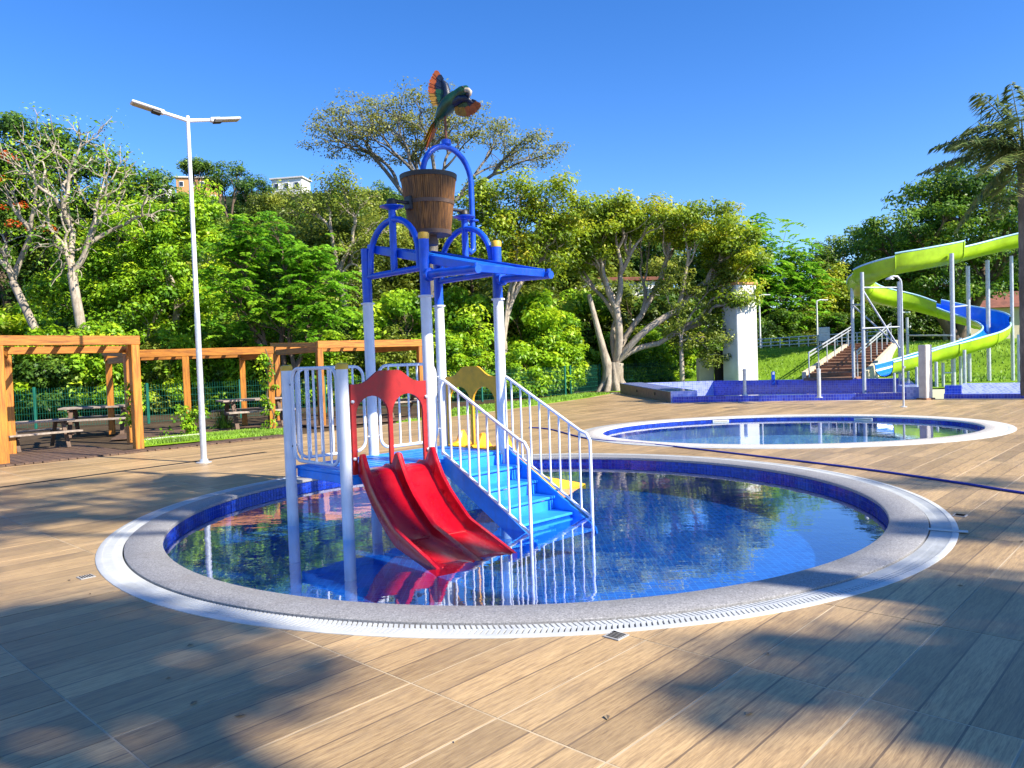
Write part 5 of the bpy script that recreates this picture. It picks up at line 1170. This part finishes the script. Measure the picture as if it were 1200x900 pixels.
for px, py, dep, k in [(x, 262+(i % 3)*8, 78+(i*7) % 22, i % 2) for i, x in enumerate(range(-20, 470, 26))]:
    q = P(px, py, dep); q.z -= 5.5; put_bt(k, q, rng.uniform(0,6.28), rng.uniform(0.85,1.05), 'small '+('dark','olive')[k]+' tree near the top of the wooded hill', 'trees near the hilltop')
# hill and buildings
mb = MB(); nx, ny = 40, 24
def hill_h(x, y):
    t = min(1,max(0,(y-46)/85)); s = min(1,max(0,(30-x)/45)); return -0.12+30*s*t*t*(3-2*t)
for j in range(ny+1):
    for i in range(nx+1):
        x, y = -170+300*i/nx, 40+150*j/ny; mb.v.append((x, y, hill_h(x,y)))
mb.f = [(j*(nx+1)+i, j*(nx+1)+i+1, (j+1)*(nx+1)+i+1, (j+1)*(nx+1)+i) for j in range(ny) for i in range(nx)]
tag(mb.build('hillside', M['forest'], None, 80), kind='structure')
def building(label, px, py_top, py_bot, wpx, dep, mat, storeys, cols, rz, roofmat=None):
    b0_ = P(px, py_bot, dep); tp = P(px, py_top, dep); k = dep/FPX; W_ = wpx*k; H_ = tp.z-b0_.z; t = thing('house', label, 'house', b0_); rot = rz3(rz); D_ = W_*0.6
    MB().cbox(b0_+Z*H_/2+rot@Vector((0,D_/2,0)), (W_,D_,H_), rot, 0.04).build('wall', mat, t)
    MB().cbox(b0_+Z*(H_+0.12)+rot@Vector((0,D_/2,0)), (W_+0.5,D_+0.5,0.24), rot, 0.03).build('roof', roofmat or M['concrete'], t)
    for s in range(storeys):
        for c in range(cols):
            q = b0_+rot@Vector((W_*((c+0.5)/cols-0.5), -0.03, 0))+Z*H_*(s+0.55)/storeys
            wdw = MB().cbox(q, (W_/cols*0.45,0.10,H_/storeys*0.42), rot, 0.02).build('window', M['lamp_grey'], t)
            MB().cbox(q+rot@Vector((0,-0.04,0)), (W_/cols*0.36,0.06,H_/storeys*0.33), rot, 0.01).build('pane', M['glass'], wdw)
    return t
building('white house glimpsed through the boughs of the fig', 725, 330, 432, 105, 50, M['plaster'], 3, 4, R(8), M['roof_tile'])
building('white building block high on the hill behind the umbrella tree', 338, 210, 262, 38, 120, M['plaster'], 3, 3, R(-10))
building('white low building on the hill left of the white block', 290, 240, 280, 70, 115, M['plaster'], 2, 5, R(5))
building('orange walled building on the skyline crossed by the lamp pole', 232, 209, 240, 46, 125, M['orange_wall'], 2, 4, R(12))
building('small white house on the skyline left of the orange building', 186, 219, 240, 24, 130, M['plaster'], 1, 3, R(0))

# palm at the right edge
pq = P(1206, 470, 21.5); pq.z = 0.1
palm = thing('palm_tree', 'palm with arching grey green fronds beside the water slide', 'palm', pq)
ptop = P(1199, 182, 21.5)
mb = MB(); npz = 26; pts = [at(pq,pq.z)+(Vector((ptop.x,ptop.y,ptop.z))-pq)*(i/npz) for i in range(npz+1)]
mb.tube(pts, [0.20-0.07*i/npz+(0.012 if i % 2 else 0) for i in range(npz+1)], 14); mb.build('trunk', BK['grey'], palm, 60)
MB().tube([ptop-Z*0.9, ptop-Z*0.3, ptop+Z*0.35], [0.13,0.16,0.06], 12).build('crownshaft', paint('palm_shaft', (0.10,0.20,0.04), 0.5, 0.2), palm, 60)
LM['palm'] = leafmat('leaf_palm', [(0.0,(0.05,0.09,0.035)),(0.5,(0.12,0.19,0.055)),(1.0,(0.27,0.30,0.10))])
def frond(az, el, ln, droop, dry=0.0):
    d = np.array([math.cos(az)*math.cos(el), math.sin(az)*math.cos(el), math.sin(el)]); s = np.array([-math.sin(az), math.cos(az), 0]); o = np.array(ptop); n = 34; pts = []
    for i in range(n+1):
        f = i/n; pts.append(o+d*ln*f+np.array([0,0,-droop*ln*f**2.0]))
    r = MB().tube(pts, [0.028*(1-0.85*i/n) for i in range(n+1)], 6).build('frond', paint_rachis, palm, 70)
    C, N, D, Ls, T = [], [], [], [], []
    for i in range(3, n+1):
        tang = pts[i]-pts[i-1]; tang /= np.linalg.norm(tang); f = i/n; l = 0.62*math.sin(math.pi*min(1,0.15+f*0.80))+0.12
        for sg in (-1,1):
            for rep in range(2):
                dd2 = s*sg*1.0+tang*0.55+np.array([0,0,-0.30+rng.uniform(-.35,.35)]); dd2 /= np.linalg.norm(dd2); C.append(pts[i]-tang*0.5*rep*ln/n+dd2*l*0.5); D.append(dd2); N.append(np.array([0,0,1])+s*sg*0.5+rng.normal(size=3)*0.3); Ls.append(l); T.append(0.45+rng.normal()*0.18+dry)
    leaf_obj('leaflets', C, N, D, Ls, 0.055, np.array(T), LM['palm'], r, 0.4)
paint_rachis = paint('palm_rachis', (0.16,0.18,0.06), 0.5, 0.2)
for az, el, ln, dr, dry in ((182,66,3.3,0.40,0.1),(196,50,3.2,0.62,0.05),(170,38,3.0,0.50,0.0),(200,26,2.9,0.42,0.0),(176,10,2.8,0.30,0.0),(215,2,2.4,0.36,0.1),(165,-32,2.0,0.45,0.35),(235,45,2.7,0.5,0),(140,45,2.7,0.5,0),(270,25,2.5,0.5,0),(300,45,2.6,0.5,0),(340,25,2.6,0.5,0),(20,40,2.6,0.5,0),(60,25,2.6,0.5,0),(100,40,2.8,0.5,0),(190,82,2.6,0.25,0.2),(205,-48,1.8,0.25,0.45)):
    frond(R(az), R(el), ln, dr, dry)
# plants by the pergolas
fq = G(262,503); fern = thing('ornamental_grass', 'bright green arching grass clump beside the lamp post', 'plant', fq)
C, N, D, Ls, T = [], [], [], [], []; M['clump'] = LM['feather']
bl = MB()
for k in range(170):
    a, e, l = rng.uniform(0,6.28), rng.uniform(0.5,1.4), rng.uniform(0.5,0.95); d = np.array([math.cos(a)*math.cos(e), math.sin(a)*math.cos(e), math.sin(e)]); s = np.array([-math.sin(a), math.cos(a),0])*0.014; o = np.array(fq)+rng.normal(size=3)*np.array([.10,.10,0]); pv = []
    for i in range(5):
        f = i/4; p = o+d*l*f+np.array([0,0,-0.42*l*f*f*math.cos(e)*1.6]); pv.append((p-s*(1-f*0.95), p+s*(1-f*0.95)))
    n0 = len(bl.v); bl.v += [tuple(q) for pr_ in pv for q in pr_]; bl.f += [(n0+2*i, n0+2*i+1, n0+2*i+3, n0+2*i+2) for i in range(4)]
bl.build('blades', paint('grass_clump', (0.14,0.30,0.02), 0.5, 0.3, 3, bump=0), fern, recalc=False)
def vine(label, q, h, w_, n):
    t = thing('climbing_vine', label, 'vine', q); tg = np.array([np.array(q)+np.array([rng.normal()*w_, -0.1+rng.normal()*0.10, rng.uniform(0.05,h)]) for _ in range(n)])
    mb = MB(); mb.tube([np.array(q)+np.array([0.09*math.sin(z*5),-0.10+0.03*math.cos(z*6),z]) for z in np.arange(0,h,0.15)], 0.014, 5); mb.build('stem', BK['brown'], t, 60)
    C, N, D, Ls, ti = clumps(tg, 16, 0.14, 0.9, 0.11); leaf_obj('foliage', C, N, D, Ls, Ls*0.7, ti, LM['bright'], t)
vine('green vine climbing the right front post of the near pergola', (-7.95,16.15,0), 1.5, 0.08, 20)
vine('green vine at the foot of the middle pergola post', (-8.0,19.05,0), 0.7, 0.22, 22)
vine('green vine wrapped round the right post of the middle pergola', (-6.2,19.75,0), 2.1, 0.10, 22)
# tall shade trees beside the deck on the sun side; their shadows dapple the tiles
def crown_set(r, z): return [(np.array([0,0,z]),(r,r*0.95,r*0.62)), (np.array([r*0.5,r*0.3,z-r*0.55]),(r*0.85,r*0.8,r*0.45)), (np.array([-r*0.5,-r*0.3,z-r*0.5]),(r*0.8,r*0.8,r*0.45))]
sA = tree('shade_tree', 'x', (0,0,0), crown_set(2.3, 15.6), 24, 'dark', 'brown', 0.30, per=40, rc=0.62, L=0.32, flat=0.6, trunk=[(0.1,0,6.2),(0,0.1,11.0)])
sB = tree('shade_tree', 'x', (0,0,0), crown_set(1.45, 15.8), 20, 'dark', 'brown', 0.18, per=55, rc=0.50, L=0.32, flat=0.6, trunk=[(0.1,0,6.2),(0,0.1,12.0)])
SH = [(sB,(13.9,-6.0,0),0.3,1.0),(sB,(12.4,-5.0,0),3.1,0.98),(sB,(17.6,-5.7,0),1.7,0.9),(sB,(20.3,-6.2,0),2.9,1.0),(sA,(23.4,-2.4,0),4.0,1.0),(sA,(11.4,-0.2,0),5.2,1.0),(sB,(21.8,-4.2,0),0.9,1.0),(sB,(19.3,-7.3,0),4.4,0.95)]
seen = set()
for i, (src, loc, rz, sc) in enumerate(SH):
    o = src if id(src) not in seen else copy_tree(src); seen.add(id(src)); o.location = Vector(loc); o.rotation_euler = (0,0,rz); o.scale = (sc,sc,sc)
    o['label'] = ('broad crowned' if src is sA else 'slender')+' tall shade tree in the row beside the tiled deck'; o['group'] = 'shade trees beside the deck'
# a few dry leaves on the tiles
mb = MB()
for _ in range(46):
    x, y = random.uniform(-4.5,5.5), random.uniform(2.6,7.0)
    if (x-P1C[0])**2+(y-P1C[1])**2 < 4.4**2: continue
    a = random.uniform(0,6.28); l = random.uniform(0.012,0.03); c_, s_ = math.cos(a)*l, math.sin(a)*l
    mb.add([(x-c_,y-s_,0.003),(x+s_*0.5,y-c_*0.5,0.009),(x+c_,y+s_,0.003),(x-s_*0.5,y+c_*0.5,0.009)], [(0,1,2,3)])
tag(mb.build('leaf_litter', paint('dry_leaf', (0.30,0.22,0.13), 0.8, 0.4, 3), None, recalc=False), 'dry leaf scraps scattered over the deck tiles', 'leaf litter', kind='stuff')
